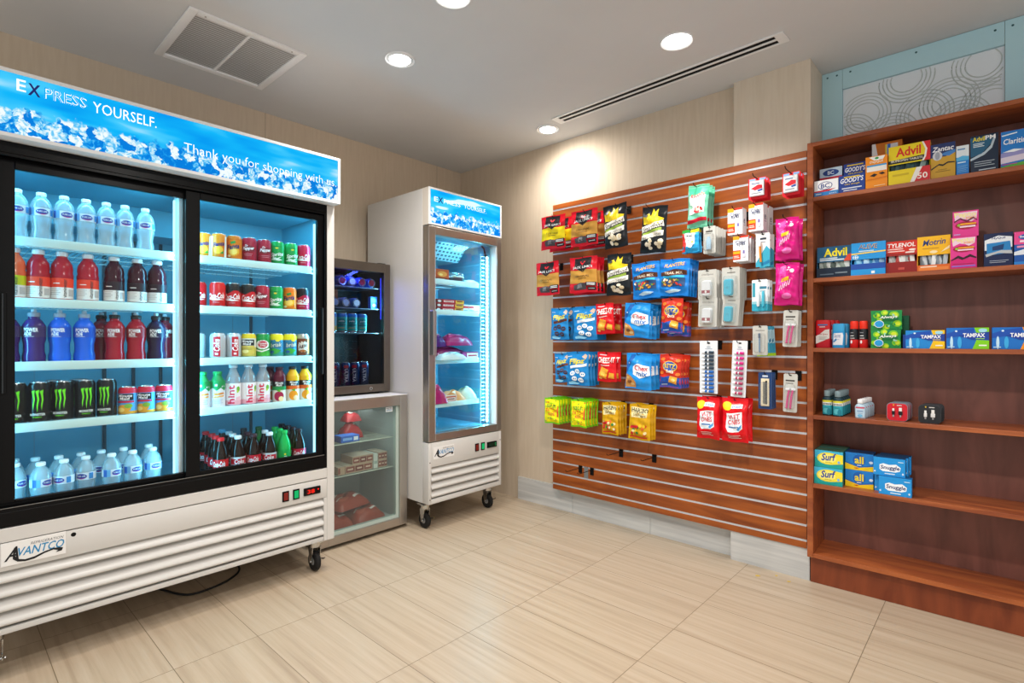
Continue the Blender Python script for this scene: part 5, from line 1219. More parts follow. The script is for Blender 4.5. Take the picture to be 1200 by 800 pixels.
B_('tampon_box', .377, .387, .04, zC, .062, .06, '1d4fa8', [], 'narrow blue box end peeping out left of the yellow-ended tampon box', 'tampon box')
# fourth shelf
def mouthwash():
    b = MB().lathe([(.019, 0), (.0212, .003), (.0212, .078), (.017, .088), (.010, .092)], '1d3a44', 20, sq=(1, .72))
    b.lathe([(.0214, .006, '2f9fb0'), (.0214, .05, 'e6ecec'), (.0214, .0640, 'd8d23a'), (.0214, .074, 'd8d23a')], '2f9fb0', 20, sq=(1, .72), caps=False)
    f = lambda u, v, k: (.0215 * math.sin(u / .0215) * 1.01, -.72 * .0215 * math.cos(u / .0215) - k - .0004, v)
    b.deco([('t', 'LISTERINE', .08, .655, .92, .75, '1b2f38', 0, .06), ('e', .4, .3, .3, .16, '57b9c4'), ('e', .7, .24, .2, .2, '1f7f92'), ('r', .3, .48, .7, .5, '2a5f6c')], .046, .08, f, seg=.008)
    o = b.obj('mouthwash_bottle'); MB().lathe([(.0135, .0925), (.0145, .094), (.0145, .118), (.012, .121)], '7d9298/.25', 16).obj('cap', o); return o
o = mouthwash(); on_shelf(o, .079, .045, zD, 'teal mouthwash bottle at the left end of the fourth shelf', 'mouthwash bottle')
for k, (u, v) in enumerate([(.0795, .083), (.0800, .121), (.0805, .159)]): copy_on(o, u, v, zD, f'teal mouthwash bottle {ORD[k + 1]} in the left line on the fourth shelf')
copy_on(o, .126, .03, zD, 'front teal mouthwash bottle of the right line on the fourth shelf')
for k, (u, v) in enumerate([(.128, .068), (.130, .106), (.132, .144), (.134, .182)]): copy_on(o, u, v, zD, f'teal mouthwash bottle {ORD[k + 1]} in the right line on the fourth shelf')
def clear_bottle():
    b = MB().lathe([(.02, 0), (.0222, .003), (.0222, .055), (.016, .064), (.009, .068)], 'aec6d6/.15', 18, sq=(1, .7))
    f = lambda u, v, k: (u, -.7 * .0224 * math.sqrt(max(.02, 1 - (u / .0226) ** 2)) - k - .0004, v)
    b.deco([('r', .06, .08, .94, .9, 'b9d3e4'), ('r', .06, .80, .94, .92, 'c84a5e'), ('r', .2, .55, .8, .62, '5f7fb0'), ('r', .25, .40, .75, .44, '7f98bc'), ('e', .5, .22, .25, .12, '6fb4d8')], .04, .058, f, seg=.008)
    o = b.obj('sanitiser_bottle'); MB().lathe([(.0115, .0685), (.0125, .070), (.0125, .085), (.0105, .088)], 'eceef0', 14).obj('cap', o); return o
o = clear_bottle(); on_shelf(o, .217, .03, zD, 'front small clear bottle with white cap on the fourth shelf', 'small bottle')
for k in range(1, 5): copy_on(o, .217 + .004 * k, .03 + .036 * k, zD, f'small clear white-capped bottle {ORD[k]} in line on the fourth shelf')
def charger(col, edge):
    w, h = .078, .080
    b = MB().prism(rrect(w, h, .016, 5, 0, h / 2), 'y', 0, .022, edge, True)
    b.prism(rrect(w * .96, h * .96, .015, 5, 0, h / 2), 'y', -.0012, -.0002, col)
    b.deco([('r', .3, .86, .36, .93, 'e0b83a'), ('r', .48, .86, .72, .90, 'd8d4d2')], w, h, lambda u, v, k: (u, -.0012 - k, v))
    o = b.obj('charger_case'); a = MB()
    for dx, s in ((-.014, .8), (.012, 1.1)):
        a.box((dx - .005 * s, -.006, .045), (dx + .005 * s, -.0015, .045 + .014 * s), 'e4e2e0', .001); a.box((dx - .007 * s, -.007, .028), (dx + .007 * s, -.0015, .045), '17171a' if col[0] != '2' else 'd8d8d8', .002); a.box((dx - .003, -.005, .018), (dx + .003, -.0015, .028), '9a9a9c', .001)
    a.obj('plug', o); return o
o = charger('c81c2c', '7d8f9c'); on_shelf(o, .357, .03, zD, 'front red phone charger case on the fourth shelf', 'charger case')
for k in (1, 2, 3): copy_on(o, .357 + .003 * k, .03 + .027 * k, zD, f'red phone charger case {ORD[k]} in line on the fourth shelf')
o = charger('24262a', '3c4146'); on_shelf(o, .472, .03, zD, 'front black phone charger case on the fourth shelf', 'charger case')
for k in (1, 2, 3): copy_on(o, .472 + .003 * k, .03 + .027 * k, zD, f'black phone charger case {ORD[k]} in line on the fourth shelf')
# fifth shelf
surf = [('r', 0, 0, 1, 1, '1fa8a4'), ('p', [(0, .55), (1, .8), (1, 1), (0, 1)], '3fb4d8'), ('e', .48, .54, .40, .36, 'f1e03a'), ('p', [(.5, .9), (1, .82), (1, .30), (.6, .2)], 'f1e03a'), ('e', .45, .54, .32, .28, 'f6ec7a'), ('t', 'Surf', .24, .42, .76, .84, '1d3f9c', .2, .06, .06), ('r', .38, .30, .62, .34, 'c8b83a'), ('e', .86, .38, .05, .08, '7fb4e4'), ('p', [(0, .16), (.6, .14), (1, .28), (1, 0), (0, 0)], '18a09a')]
si = [('r', .06, .06, .94, .94, '167f7c'), ('r', .2, .2, .8, .8, '0f5f66')]
B_('detergent_box', .027, .146, .020, zE, .0815, .09, '1fa8a4', surf, 'lower teal and yellow detergent box at the left of the fifth shelf', 'detergent box', side='157a7a', top='3c6a58')
B_('detergent_box', .028, .147, .026, zE + .082, .081, .09, '1fa8a4', surf, 'upper teal and yellow detergent box at the left of the fifth shelf', 'detergent box', side='157a7a', top='46705c')
for k, (z, nm) in enumerate(((zE, 'lower'), (zE + .082, 'upper'))): B_('detergent_box', .028, .147, .122, z, .0812, .09, '1fa8a4', [], f'{nm} teal detergent box in the back row behind the left ones', 'detergent box', side='157a7a', top='46705c')
al = [('p', [(0, 0), (1, 0), (1, .30), (.5, .16), (0, .38)], 'efc81c'), ('p', [(0, .38), (.5, .16), (1, .30), (1, .36), (.5, .22), (0, .44)], '1560b0'), ('t', 'all', .34, .38, .66, .80, 'f0d41c', 0, .06), ('e', .5, .58, .22, .34, '1b5fae'), ('t', 'all', .34, .38, .66, .80, 'f0d41c', 0, .06), ('r', .42, .27, .58, .31, 'e4ecf4'), ('e', .92, .52, .07, .08, 'd8e6f2'), ('p', [(.3, .13), (.42, .16), (.5, .12), (.4, .09)], 'c8461c')]
for k, (z, nm) in enumerate(((zE, 'lower'), (zE + .082, 'upper'))):
    B_('detergent_box', .151, .264, .060, z, .0812, .09, '1f7fcf', al, f'{nm} blue and yellow detergent box in the middle of the fifth shelf', 'detergent box', side='145a9c', top='163f6c')
snug = [('p', [(.20, .60), (.32, .68), (.5, .62), (.72, .68), (.86, .52), (.84, .32), (.7, .24), (.3, .24), (.2, .34)], 'f3f7fa'), ('t', 'Snuggle', .23, .30, .83, .58, '1c2f6c', .1, .05), ('r', .36, .10, .68, .15, 'e4eef6'), ('e', .93, .18, .03, .06, 'cfe4f4'), ('r', .78, .80, .95, .85, 'bfe0f4'), ('e', .05, .2, .03, .05, 'cfe4f4')]
B_('softener_box', .290, .411, .008, zE, .0815, .045, '2294dd', snug, 'front lower blue fabric softener box on the fifth shelf', 'softener box', side='1c7fc4', top='1a5f98')
B_('softener_box', .268, .388, .056, zE, .0815, .05, '2294dd', snug, 'blue fabric softener box right behind the front lower one', 'softener box', side='1c7fc4', top='1a5f98')
for k, (u, v) in enumerate(((.268, .022), (.276, .066), (.283, .110))):
    B_('softener_box', u, u + .119, v, zE + .082, .0812 - .0 * k, .043, '2294dd', snug, ['front upper blue fabric softener box on the fifth shelf', 'upper blue softener box second from the front', 'upper blue softener box third from the front'][k], 'softener box', side='1c7fc4', top='17456f')
B_('softener_box', .276, .395, .108, zE, .0815, .05, '2294dd', snug, 'lower blue softener box at the back of its stack', 'softener box', side='1c7fc4', top='1a5f98')
# crumbs on the floor
for k, (x, y, lb) in enumerate(((2.44, -.11, 'largest yellow crumb on the floor by the pale baseboard'), (2.51, -.045, 'yellow crumb nearest the pale baseboard'), (2.575, -.075, 'small yellow crumb on the floor nearest the bookcase'))):
    b = MB(); r = random.Random(k); s = (.012, .007, .008)[k]
    b.prism([(s * r.uniform(.7, 1.1) * math.cos(a), s * .5 * r.uniform(.7, 1.1) * math.sin(a)) for a in [2 * PI * i / 7 for i in range(7)]], 'z', 0, .0025, 'd8b83a')
    o = b.obj('food_crumb', loc=(x, y, 0.0001), rz=.5); tag(o, lb, 'crumb')
# ------------------------------------------------------------------ drinks in the large cooler (they face +x)
RZ90 = PI / 2
def rowset(mk, x, ys, z, words, cat, group, where, rnd=3, first=0, turn=-.18):
    """words: one text, or one per item; where names the shelf; items run left to right"""
    r = random.Random(rnd); o = None; out = []
    for i, y in enumerate(ys):
        w = words if isinstance(words, str) else words[i]
        a = RZ90 + turn + r.uniform(-.28, .22)
        lb = f'{w}, {ORD[i + first]} from left, {where}' if len(ys) > 1 else f'{w}, {where}'
        if o is None:
            o = mk(); o.location = (x, y, z + .0003); o.rotation_euler = (0, 0, a); tag(o, lb, cat, group)
        else: dup(o, (x, y, z + .0003), a, lb, group)
    return o
Z = [1.561, 1.337, 1.103, .878]        # shelf decks
WP = [(.024, 0), (.0305, .004), (.0320, .02), (.0285, .038), (.0275, .052), (.0300, .072), (.0322, .084), (.0325, .092), (.0325, .126), (.0318, .134), (.029, .146), (.0235, .158), (.0165, .166), (.0135, .170), (.0135, .172)]
def water(name='water_bottle'):
    it = [('r', 0, 0, 1, 1, 'dfe9f2'), ('r', 0, 0, .16, 1, '2a62b8'), ('r', .16, .0, .3, 1, '6fb0e0'), ('e', .56, .5, .21, .36, '1d3f9c'), ('p', [(.36, .3), (.56, .12), (.76, .3), (.56, .22)], 'd0307a'), ('t', 'PURE LIFE', .40, .42, .72, .64, 'f2f6fa', 0, .03), ('r', .84, .1, 1, .9, '3f8ed0')]
    return make_bottle(name, WP, 'water', (.095, .124, .0329), it, (.0145, .172, .186, 'f2f6f8'))
wb = rowset(water, .683, [-2.727, -2.66, -2.593, -2.526, -2.461, -2.399, -2.328], Z[0], 'clear water bottle', 'water bottle', 'water bottles on the top left shelf', 'top left cooler shelf', 11)
VP = [(.026, 0), (.0345, .004), (.0350, .010), (.0345, .012), (.0345, .092), (.0355, .096), (.0355, .106), (.033, .112), (.0345, .125), (.032, .145), (.022, .163), (.0165, .170), (.0165, .176)]
def vita(liq, hi, name='juice_bottle'):
    it = [('r', .0, .0, 1, .55, 'eceae8'), ('r', 0, .55, 1, 1, hi), ('t', 'vitaminwater', .52, .06, .64, .94, 'f4f2f2' if 0 else '2c2a30', 0, .02, 90), ('r', .70, .12, .92, .46, 'b9b7b8'), *lines(.06, .44, .46, 4, 'a9a4a6', .02, .09), ('r', .2, .72, .42, .76, 'f2e4e0')]
    return lambda: make_bottle(name, VP, liq, (.013, .091, .0350), it, (.0185, .176, .194, 'd7dbe2'), bands=[(0, 'eceae8'), (.55, hi)])
for ys, liq, hi, w in (([-2.736], 'e86a44/.15', 'c3d61c', 'salmon drink bottle with lime band'), ([-2.668, -2.599, -2.52], 'a8182c/.15', 'e8432a', 'red drink bottle with orange band'), ([-2.435, -2.356, -2.285], '3a0c1c/.12', '2a1420', 'dark purple drink bottle')):
    rowset(vita(liq, hi), .680, ys, Z[1], w, 'drink bottle', 'vitamin drinks on the second left shelf', 'second left cooler shelf', 5)
PP = [(.026, 0), (.034, .005), (.0345, .03), (.031, .045), (.031, .075), (.0345, .090), (.0350, .100), (.0350, .140), (.032, .148), (.024, .162), (.0165, .168), (.0165, .176)]
def power(liq, cap, lab):
    it = [('r', 0, 0, 1, 1, lab), ('t', 'POWER', .26, .48, .76, .86, 'f4f6f8', 0, .06), ('t', 'ADE', .26, .14, .54, .46, 'f4f6f8', 0, .06), ('r', .28, .04, .62, .07, 'e4e8ee')]
    def mk():
        o = make_bottle('sports_drink_bottle', PP, liq, (.100, .140, .0356), it, (.0185, .176, .192, cap), bands=[(0, lab)], ang=2.4)
        b = MB().lathe([(.008, .1925), (.009, .198), (.007, .204)], 'b9c4d0', 12); b.obj('spout', o); return o
    return mk
for ys, liq, cap, lab, w in (([-2.752, -2.68], '3a2468/.15', '7f8c9c', '3b2c5c', 'violet sports drink bottle'), ([-2.606, -2.531], '1560d8/.15', '8fa0b4', '0f4fc0', 'bright blue sports drink bottle'), ([-2.433, -2.360], '9c1226/.15', '16181c', '8c1020', 'red sports drink bottle'), ([-2.288], '1c1030/.15', '16181c', '1a1230', 'dark purple sports drink bottle')):
    rowset(power(liq, cap, lab), .680, ys, Z[2], w, 'sports drink bottle', 'sports drinks on the third left shelf', 'third left cooler shelf', 7)
o = power('7a1228/.15', '16181c', '6c1020')(); o.location = (.60, -2.463, Z[2] + .0003); o.rotation_euler = (0, 0, RZ90 - .1); tag(o, 'red sports drink bottle standing behind, between the blue and red ones', 'sports drink bottle')
dup(o, (.60, -2.235, Z[2] + .0003), RZ90, 'dark red sports drink bottle behind the dark purple one at the right end')
def monster():
    it = []
    for dx in (-.13, 0, .13):
        it.append(('p', [(.5 + dx - .06, .86), (.5 + dx + .055, .90), (.5 + dx + .035, .78), (.5 + dx + .055, .62), (.5 + dx + .02, .46), (.5 + dx + .0, .32 - (.06 if dx == 0 else 0)), (.5 + dx - .02, .46), (.5 + dx + .005, .62), (.5 + dx - .025, .76)], '6fe01c'))
    it += [('t', 'MONSTER', .26, .16, .74, .23, 'f2f4f2', 0, .04), ('t', 'ENERGY', .36, .10, .64, .135, '6fe01c', 0, .03)]
    return make_can('energy_drink_can', [(0, '101213/.25')], it, .0335, .157, 'b9bdc2/.25/.8')
rowset(monster, .683, [-2.732, -2.665, -2.597, -2.529, -2.46], Z[3], 'tall black energy drink can', 'energy drink can', 'energy drink cans', 'fourth left cooler shelf', 9)
o = monster(); o.location = (.605, -2.617, Z[3] + .0003); o.rotation_euler = (0, 0, RZ90); tag(o, 'left of two black energy drink cans standing in the second line', 'energy drink can')
dup(o, (.605, -2.538, Z[3] + .0003), RZ90 - .2, 'right of two black energy drink cans standing in the second line')
def mmcan(low='e0a030', mid='c81c3c', sky='4f9fe0'):
    it = [('r', .12, .58, .78, .86, '15161a'), ('t', 'Minute', .18, .72, .72, .84, 'f4f4f4', .1, .04), ('t', 'Maid', .24, .60, .62, .72, 'f4f4f4', .1, .04), ('r', .1, .48, .8, .56, mid), ('e', .4, .24, .28, .16, low), ('e', .58, .34, .16, .1, '7fae3c'), ('e', .3, .18, .14, .1, 'f2d070')]
    return lambda: make_can('juice_can', [(0, low), (.12, sky), (.88, mid)], it)
rowset(mmcan(), .683, [-2.39, -2.325, -2.26], Z[3], 'colourful fruit punch can', 'juice can', 'fruit punch cans', 'right of the energy drinks', 4)
# floor of the left door
zf = .5403
PTS = [(.598, -2.725), (.644, -2.657), (.641, -2.588), (.628, -2.518), (.645, -2.437), (.638, -2.363), (.627, -2.288)]
BPT = [(.498, -2.72), (.519, -2.66), (.539, -2.591), (.53, -2.519), (.53, -2.451), (.534, -2.374), (.53, -2.28)]
r = random.Random(2)
for i, (x, y) in enumerate(PTS): dup(wb, (x, y, zf), RZ90 + r.uniform(-.9, .5), f'clear water bottle, {ORD[i]} from left, front line on the cooler floor', 'water bottles on the cooler floor')
for i, (x, y) in enumerate(BPT): dup(wb, (x, y, zf), RZ90 + r.uniform(-.9, .9), f'clear water bottle, {ORD[i]} from left, back line on the cooler floor', 'water bottles on the cooler floor')
# right door cans
def fanta():
    it = [('e', .5, .36, .30, .24, 'f6b22a'), ('e', .5, .34, .2, .16, 'fbd268'), ('p', [(.36, .80), (.6, .88), (.62, .76), (.42, .7)], '2f8f3c'), ('t', 'Fanta', .22, .46, .80, .70, '14256c', .1, .07, .1), ('e', .3, .12, .1, .06, 'f2e0b0')]
    return make_can('soda_can', [(0, 'e67a12/.3'), (.9, 'd96a0c/.3')], it)
def fantaw():
    it = [('p', [(.05, 0), (.2, 0), (.3, 1), (.1, 1)], 'f4ece0'), ('e', .55, .34, .22, .2, 'f7b832'), ('t', 'Fanta', .32, .52, .82, .72, '14256c', .1, .07, .1), ('p', [(.6, .16), (.75, .3), (.78, .16)], '2f9a3c'), ('p', [(.8, 0), (.95, 0), (.95, 1), (.85, 1)], 'f4ece0')]
    return make_can('soda_can', [(0, 'e67a12/.3')], it)
def pepperc():
    it = [('e', .5, .56, .34, .19, '7a0f22'), ('t', 'Dr', .34, .66, .5, .78, 'f2eef0', .2, .04), ('t', 'Pepper', .22, .46, .80, .68, 'f4f0f2', .2, .07, .05), ('r', .3, .3, .7, .315, 'd8a0ac'), ('r', .34, .22, .66, .235, 'd8a0ac')]
    return make_can('soda_can', [(0, 'a81430/.28')], it)
def sprite():
    it = [('p', [(.1, .18), (.4, .30), (.8, .18), (.6, .12)], 'cfe6d4'), ('t', 'Sprite', .18, .30, .84, .56, 'f2f6f2', .2, .06, .08), ('e', .5, .78, .08, .04, 'e8d83a'), ('p', [(.24, .3), (.5, .16), (.76, .36), (.6, .3), (.5, .24)], 'e4f0e4'), ('r', .25, .86, .75, .88, '0a6a34')]
    return make_can('soda_can', [(0, '0f9a48/.28')], it)
def cola(body, top=None, script='f6f2f2'):
    def mk():
        it = [('t', 'Coca-Cola', .12, .34, .90, .62, script, .25, .05, .06), ('p', [(.1, .30), (.4, .36), (.9, .30), (.5, .26)], script), ('r', .35, .16, .65, .18, 'e0a8b0')]
        if top: it.insert(0, ('p', [(0, .72), (.3, .62), (.7, .84), (1, .66), (1, 1), (0, 1)], top))
        return make_can('soda_can', [(0, body + '/.28')] + ([(.78, top + '/.3')] if top else []), it)
    return mk
def dietc():
    it = [('r', .36, .02, .68, .98, 'c81428'), ('t', 'Coke', .38, .28, .66, .86, 'f6f0f0', .2, .05, 90), ('r', .45, .10, .58, .2, 'f0d8dc')]
    return make_can('soda_can', [(0, 'c3c8ce/.3/.3')], it)
def lemon():
    it = [('r', .14, .54, .84, .84, '16171b'), ('t', 'Minute', .2, .69, .76, .82, 'f4f4f4', .1, .04), ('t', 'Maid', .26, .56, .66, .68, 'f4f4f4', .1, .04), ('r', .1, .46, .86, .52, 'e0c21c'), ('e', .5, .22, .34, .18, 'd8c65a'), ('e', .4, .26, .16, .1, 'f2ea9c'), ('r', .2, .34, .7, .37, '9a8a2c')]
    return make_can('juice_can', [(0, 'cdbf56'), (.45, 'd6d8cc'), (.9, 'e0c21c')], it)
def ginger():
    it = [('p', [(0, .0), (1, 0), (1, .2), (.5, .34), (0, .2)], '45b43a'), ('e', .52, .58, .36, .24, 'e9e9e4'), ('e', .54, .60, .24, .18, 'c83048'), ('t', 'Canada', .34, .60, .74, .70, 'f4f0ee', .1, .03), ('t', 'Dry', .42, .48, .68, .58, 'f4f0ee', .1, .03), ('p', [(.08, .3), (.5, .2), (.92, .34), (.9, .4), (.5, .27), (.1, .38)], 'e8ece4')]
    return make_can('soda_can', [(0, '0f8a3c/.28')], it)
def brisk():
    it = [('e', .5, .58, .36, .26, '2a7fa8'), ('t', 'brisk', .2, .44, .82, .70, '12283c', .1, .08, .06), ('t', 'brisk', .22, .46, .8, .68, 'dfe8e0', .1, .03, .06), ('e', .6, .8, .12, .07, 'e9dc3a'), ('p', [(.1, .3), (.4, .4), (.8, .28), (.5, .1), (.2, .12)], '3aa83c'), ('e', .3, .2, .12, .08, '1f5fa0')]
    return make_can('tea_can', [(0, '2f9a8c'), (.2, '3a8fc0'), (.82, 'e8dc1c')], it)
def rootb():
    it = [('e', .56, .46, .34, .3, 'e4ddd2'), ('t', 'A&W', .32, .38, .80, .58, '3a2016', .2, .07, .1), ('e', .56, .24, .2, .06, 'b86a2c'), ('p', [(.1, .1), (.3, .2), (.28, .8), (.08, .9)], '8a4a28'), ('r', .8, .1, .92, .9, 'e08a2a')]
    return make_can('soda_can', [(0, '7a3c22/.3'), (.9, 'b8b4ae/.3/.5')], it)
R1 = 'top right cooler shelf'; R2 = 'second right cooler shelf'; R3 = 'third right cooler shelf'
def cans(mk, ys, z, w, where, cat='soda can', x=.683, rnd=1): return rowset(mk, x, ys, z, w, cat, 'cans on the ' + where, where, rnd, turn=-.30)
cans(fantaw, [-2.094], Z[0], 'leftmost orange can, half hidden', R1, x=.65); cans(fantaw, [-2.040], Z[0], 'orange and white orange-soda can', R1); cans(fanta, [-1.973], Z[0], 'plain orange-soda can', R1)
cans(pepperc, [-1.905, -1.836], Z[0], 'maroon soda can', R1); cans(sprite, [-1.769, -1.702], Z[0], 'green lemon soda can', R1); cans(cola('c8143c'), [-1.635], Z[0], 'cherry red cola can', R1, rnd=4); cans(cola('d0163a'), [-1.625 + .0], Z[0], 'cherry red cola can behind, at the right end', R1, x=.612, rnd=5)
cans(cola('c4141c'), [-2.112], Z[1], 'red cola can half hidden at the left', R2, x=.64); cans(cola('cf1a1a'), [-2.046], Z[1], 'bright red cola can', R2); cans(cola('c8141c', '17120f'), [-1.978, -1.911], Z[1], 'red cola can with black top', R2)
cans(pepperc, [-1.844], Z[1], 'maroon soda can between cola and green can', R2); cans(sprite, [-1.776], Z[1], 'single green lemon soda can', R2); cans(fanta, [-1.708], Z[1], 'single orange-soda can', R2); cans(cola('b8143c', '10121c'), [-1.640], Z[1], 'dark-topped cherry cola can', R2); cans(cola('b8143c', '10121c'), [-1.627], Z[1], 'dark-topped cherry cola can behind the right one', R2, x=.613)
cans(dietc, [-2.045, -1.977], Z[2], 'silver cola can with red stripe', R3); cans(dietc, [-2.110], Z[2], 'dim silver cola can behind', R3, x=.62); cans(lemon, [-1.908], Z[2], 'yellow lemonade can', R3, 'juice can'); cans(ginger, [-1.841], Z[2], 'green ginger ale can', R3); cans(brisk, [-1.774, -1.707], Z[2], 'yellow and blue iced tea can', R3, 'tea can'); cans(rootb, [-1.640], Z[2], 'brown root beer can', R3); cans(rootb, [-1.626], Z[2], 'brown root beer can behind the front one', R3, x=.612)
# right door bottles, fourth shelf
GP = [(.024, 0), (.031, .004), (.0315, .02), (.0315, .105), (.029, .125), (.02, .143), (.0165, .150), (.0165, .156)]
def smoothie():
    it = [('r', 0, 0, 1, .82, 'dde6f0'), ('p', [(0, 1), (1, 1), (1, .72), (.8, .62), (.6, .74), (.4, .62), (.2, .74), (0, .66)], '0f8a48'), ('r', .32, .80, .44, .88, 'eaf0ea'), ('p', [(.22, .44), (.8, .50), (.74, .56), (.3, .54)], 'd98a3a'), ('p', [(.24, .36), (.76, .40), (.78, .46), (.2, .42)], 'e8a85a'), *lines(.3, .7, .28, 3, 'b4c4dc', .02, .06)]
    return make_bottle('milk_drink_bottle', GP, '0f8a48/.3', (.006, .128, .0320), it, (.0185, .156, .170, '0f9a50'), bands=[(0, 'dde6f0')])
R4 = 'fourth right cooler shelf'
rowset(smoothie, .683, [-2.110, -2.046], Z[3], 'white bottle with green cap', 'drink bottle', 'white and green bottles', R4, 6, turn=-.3)
HP = [(.026, 0), (.0325, .004), (.0330, .02), (.0330, .125), (.0300, .142), (.0215, .160), (.0165, .170), (.0165, .184)]
def hint():
    it = [('r', 0, 0, 1, .22, 'f0b4c4'), ('r', 0, .22, 1, 1, 'f2eef2'), ('t', 'hint', .28, .06, .62, .92, 'd81e48', 0, .05, 90), ('e', .82, .74, .10, .12, '6fae2c'), ('e', .78, .62, .06, .06, 'b4d43a'), ('p', [(.66, .2), (.95, .2), (.95, .4), (.7, .36)], 'f4c8d4')]
    return make_bottle('flavoured_water_bottle', HP, 'hint', (.012, .112, .0336), it, (.0185, .184, .198, 'c4d2dc'), bands=[(0, 'f0b4c4'), (.22, 'f2eef2')], ang=2.5)
rowset(hint, .683, [-1.978, -1.909, -1.841], Z[3], 'clear flavoured water bottle with pink lettering', 'drink bottle', 'flavoured water bottles', R4, 8, turn=-.3)
def mmj(liq, mid, fr, cap):
    it = [('r', 0, .62, 1, .82, '15171b'), ('t', 'Minute', .28, .72, .74, .81, 'f4f4f4', .1, .04), ('t', 'Maid', .34, .63, .66, .72, 'f4f4f4', .1, .04), ('r', 0, .48, 1, .62, mid), ('e', .5, .24, .28, .19, fr), ('p', [(.36, .46), (.6, .52), (.56, .40)], '5fae2c'), ('e', .62, .14, .14, .1, 'f6e0b0')]
    return lambda: make_bottle('juice_bottle', [(.026, 0), (.0315, .004), (.0320, .02), (.0320, .125), (.029, .140), (.02, .154), (.0165, .160), (.0165, .166)], liq, (.006, .132, .0325), it, (.0185, .166, .180, cap), bands=[(0, 'e6e2d8'), (.48, mid), (.62, '15171b'), (.82, liq)], ang=2.5)
rowset(mmj('5a1028/.2', '1f8f4a', 'a81848', '3a1428'), .683, [-1.760], Z[3], 'dark red fruit juice bottle', 'juice bottle', None, R4, 3, turn=-.3)
o = mmj('5a1028/.2', 'd9641c', 'c8761c', '3a1428')(); o.location = (.612, -1.775, Z[3] + .0003); o.rotation_euler = (0, 0, RZ90); tag(o, 'dark capped juice bottle behind the dark red juice bottle', 'juice bottle')
rowset(mmj('e8b01c/.2', 'e2641c', 'f09a1c', '17181b'), .683, [-1.692, -1.627], Z[3], 'orange juice bottle with dark cap', 'juice bottle', 'orange juice bottles', R4, 5, turn=-.3)
# floor of the right door
CP = [(.022, 0), (.029, .006), (.0315, .02), (.0310, .045), (.0315, .085), (.0325, .105), (.0315, .120), (.026, .145), (.017, .168), (.0135, .178), (.0135, .182)]
def cokeb(lab, script, txt, cap, liq='1c0a06/.12'):
    it = [('t', txt, .18, .22, .84, .80, script, .25, .05, .06), ('r', .3, .06, .7, .1, script)] if txt else [('e', .6, .6, .06, .12, 'e8d83a'), ('r', .55, .15, .7, .4, 'cfe8d4')]
    if lab == 'diet': it = [('r', 0, .22, 1, .80, 'c4182c'), ('t', txt, .24, .26, .78, .76, 'f6f0f0', .2, .05)]; lab = 'cfd2d6'
    return lambda: make_bottle('soda_bottle', CP, liq, (.058, .100, .0328), it, (.0155, .182, .198, cap), bands=[(0, lab)], ang=2.5)
def floorset(mk, pts, words, group, rnd, turn=-.35):
    r = random.Random(rnd); o = None
    for i, (x, y) in enumerate(pts):
        a = RZ90 + turn + r.uniform(-.3, .2); lb = f'{words}, {ORD[i]} from front, cooler floor' if len(pts) > 1 else words + ', cooler floor'
        if o is None: o = mk(); o.location = (x, y, zf); o.rotation_euler = (0, 0, a); tag(o, lb, 'soda bottle', group)
        else: dup(o, (x, y, zf), a, lb, group)
floorset(cokeb('d0141c', 'f6f2f2', 'Coca-Cola', 'd8141c'), [(.666, -2.027), (.593, -2.025), (.515, -2.015), (.43, -2.016)], 'cola bottle with red cap', 'red capped cola bottles', 1)
floorset(cokeb('diet', 'f6f2f2', 'Coke', 'e4e6ea'), [(.666, -1.95), (.594, -1.947), (.519, -1.938)], 'silver-label cola bottle with white cap', 'white capped cola bottles', 2)
floorset(cokeb('2a7fb8', 'f6f2f2', 'Coke', '5fb4dc'), [(.43, -1.94)], 'cola bottle with blue cap behind the white capped ones', None, 3)
floorset(cokeb('c8182c', 'f6f2f2', 'Coca-Cola', '3a1420'), [(.672, -1.880), (.598, -1.879)], 'cola bottle with dark cap', 'dark capped cola bottles in the middle', 4)
floorset(cokeb('2b3038', 'b9c4cc', 'Coke', '20262c', '10161c/.12'), [(.465, -1.848)], 'dark bottle with black cap behind the middle cola bottles', None, 5)
floorset(cokeb('0c7a38', 'f2f6f2', '', '0f5a2c', '0d7a38/.12'), [(.47, -1.775)], 'dark green bottle at the back', None, 6)
floorset(cokeb('diet', 'f6f2f2', 'Coke', 'e4e6ea'), [(.681, -1.808), (.605, -1.798)], 'silver-label cola bottle beside the green ones', 'white capped cola bottles by the green ones', 7)
floorset(cokeb('12a04a', 'f2f6f2', '', '12b04e', '12a84c/.12'), [(.684, -1.736), (.612, -1.727), (.535, -1.719)], 'green lemon soda bottle', 'green soda bottles', 8)
floorset(cokeb('c01838', 'f6f2f2', 'Coca-Cola', '241018'), [(.690, -1.662), (.615, -1.656), (.540, -1.651), (.46, -1.649)], 'dark-capped cherry cola bottle at right', 'dark capped cola bottles at the right', 9)

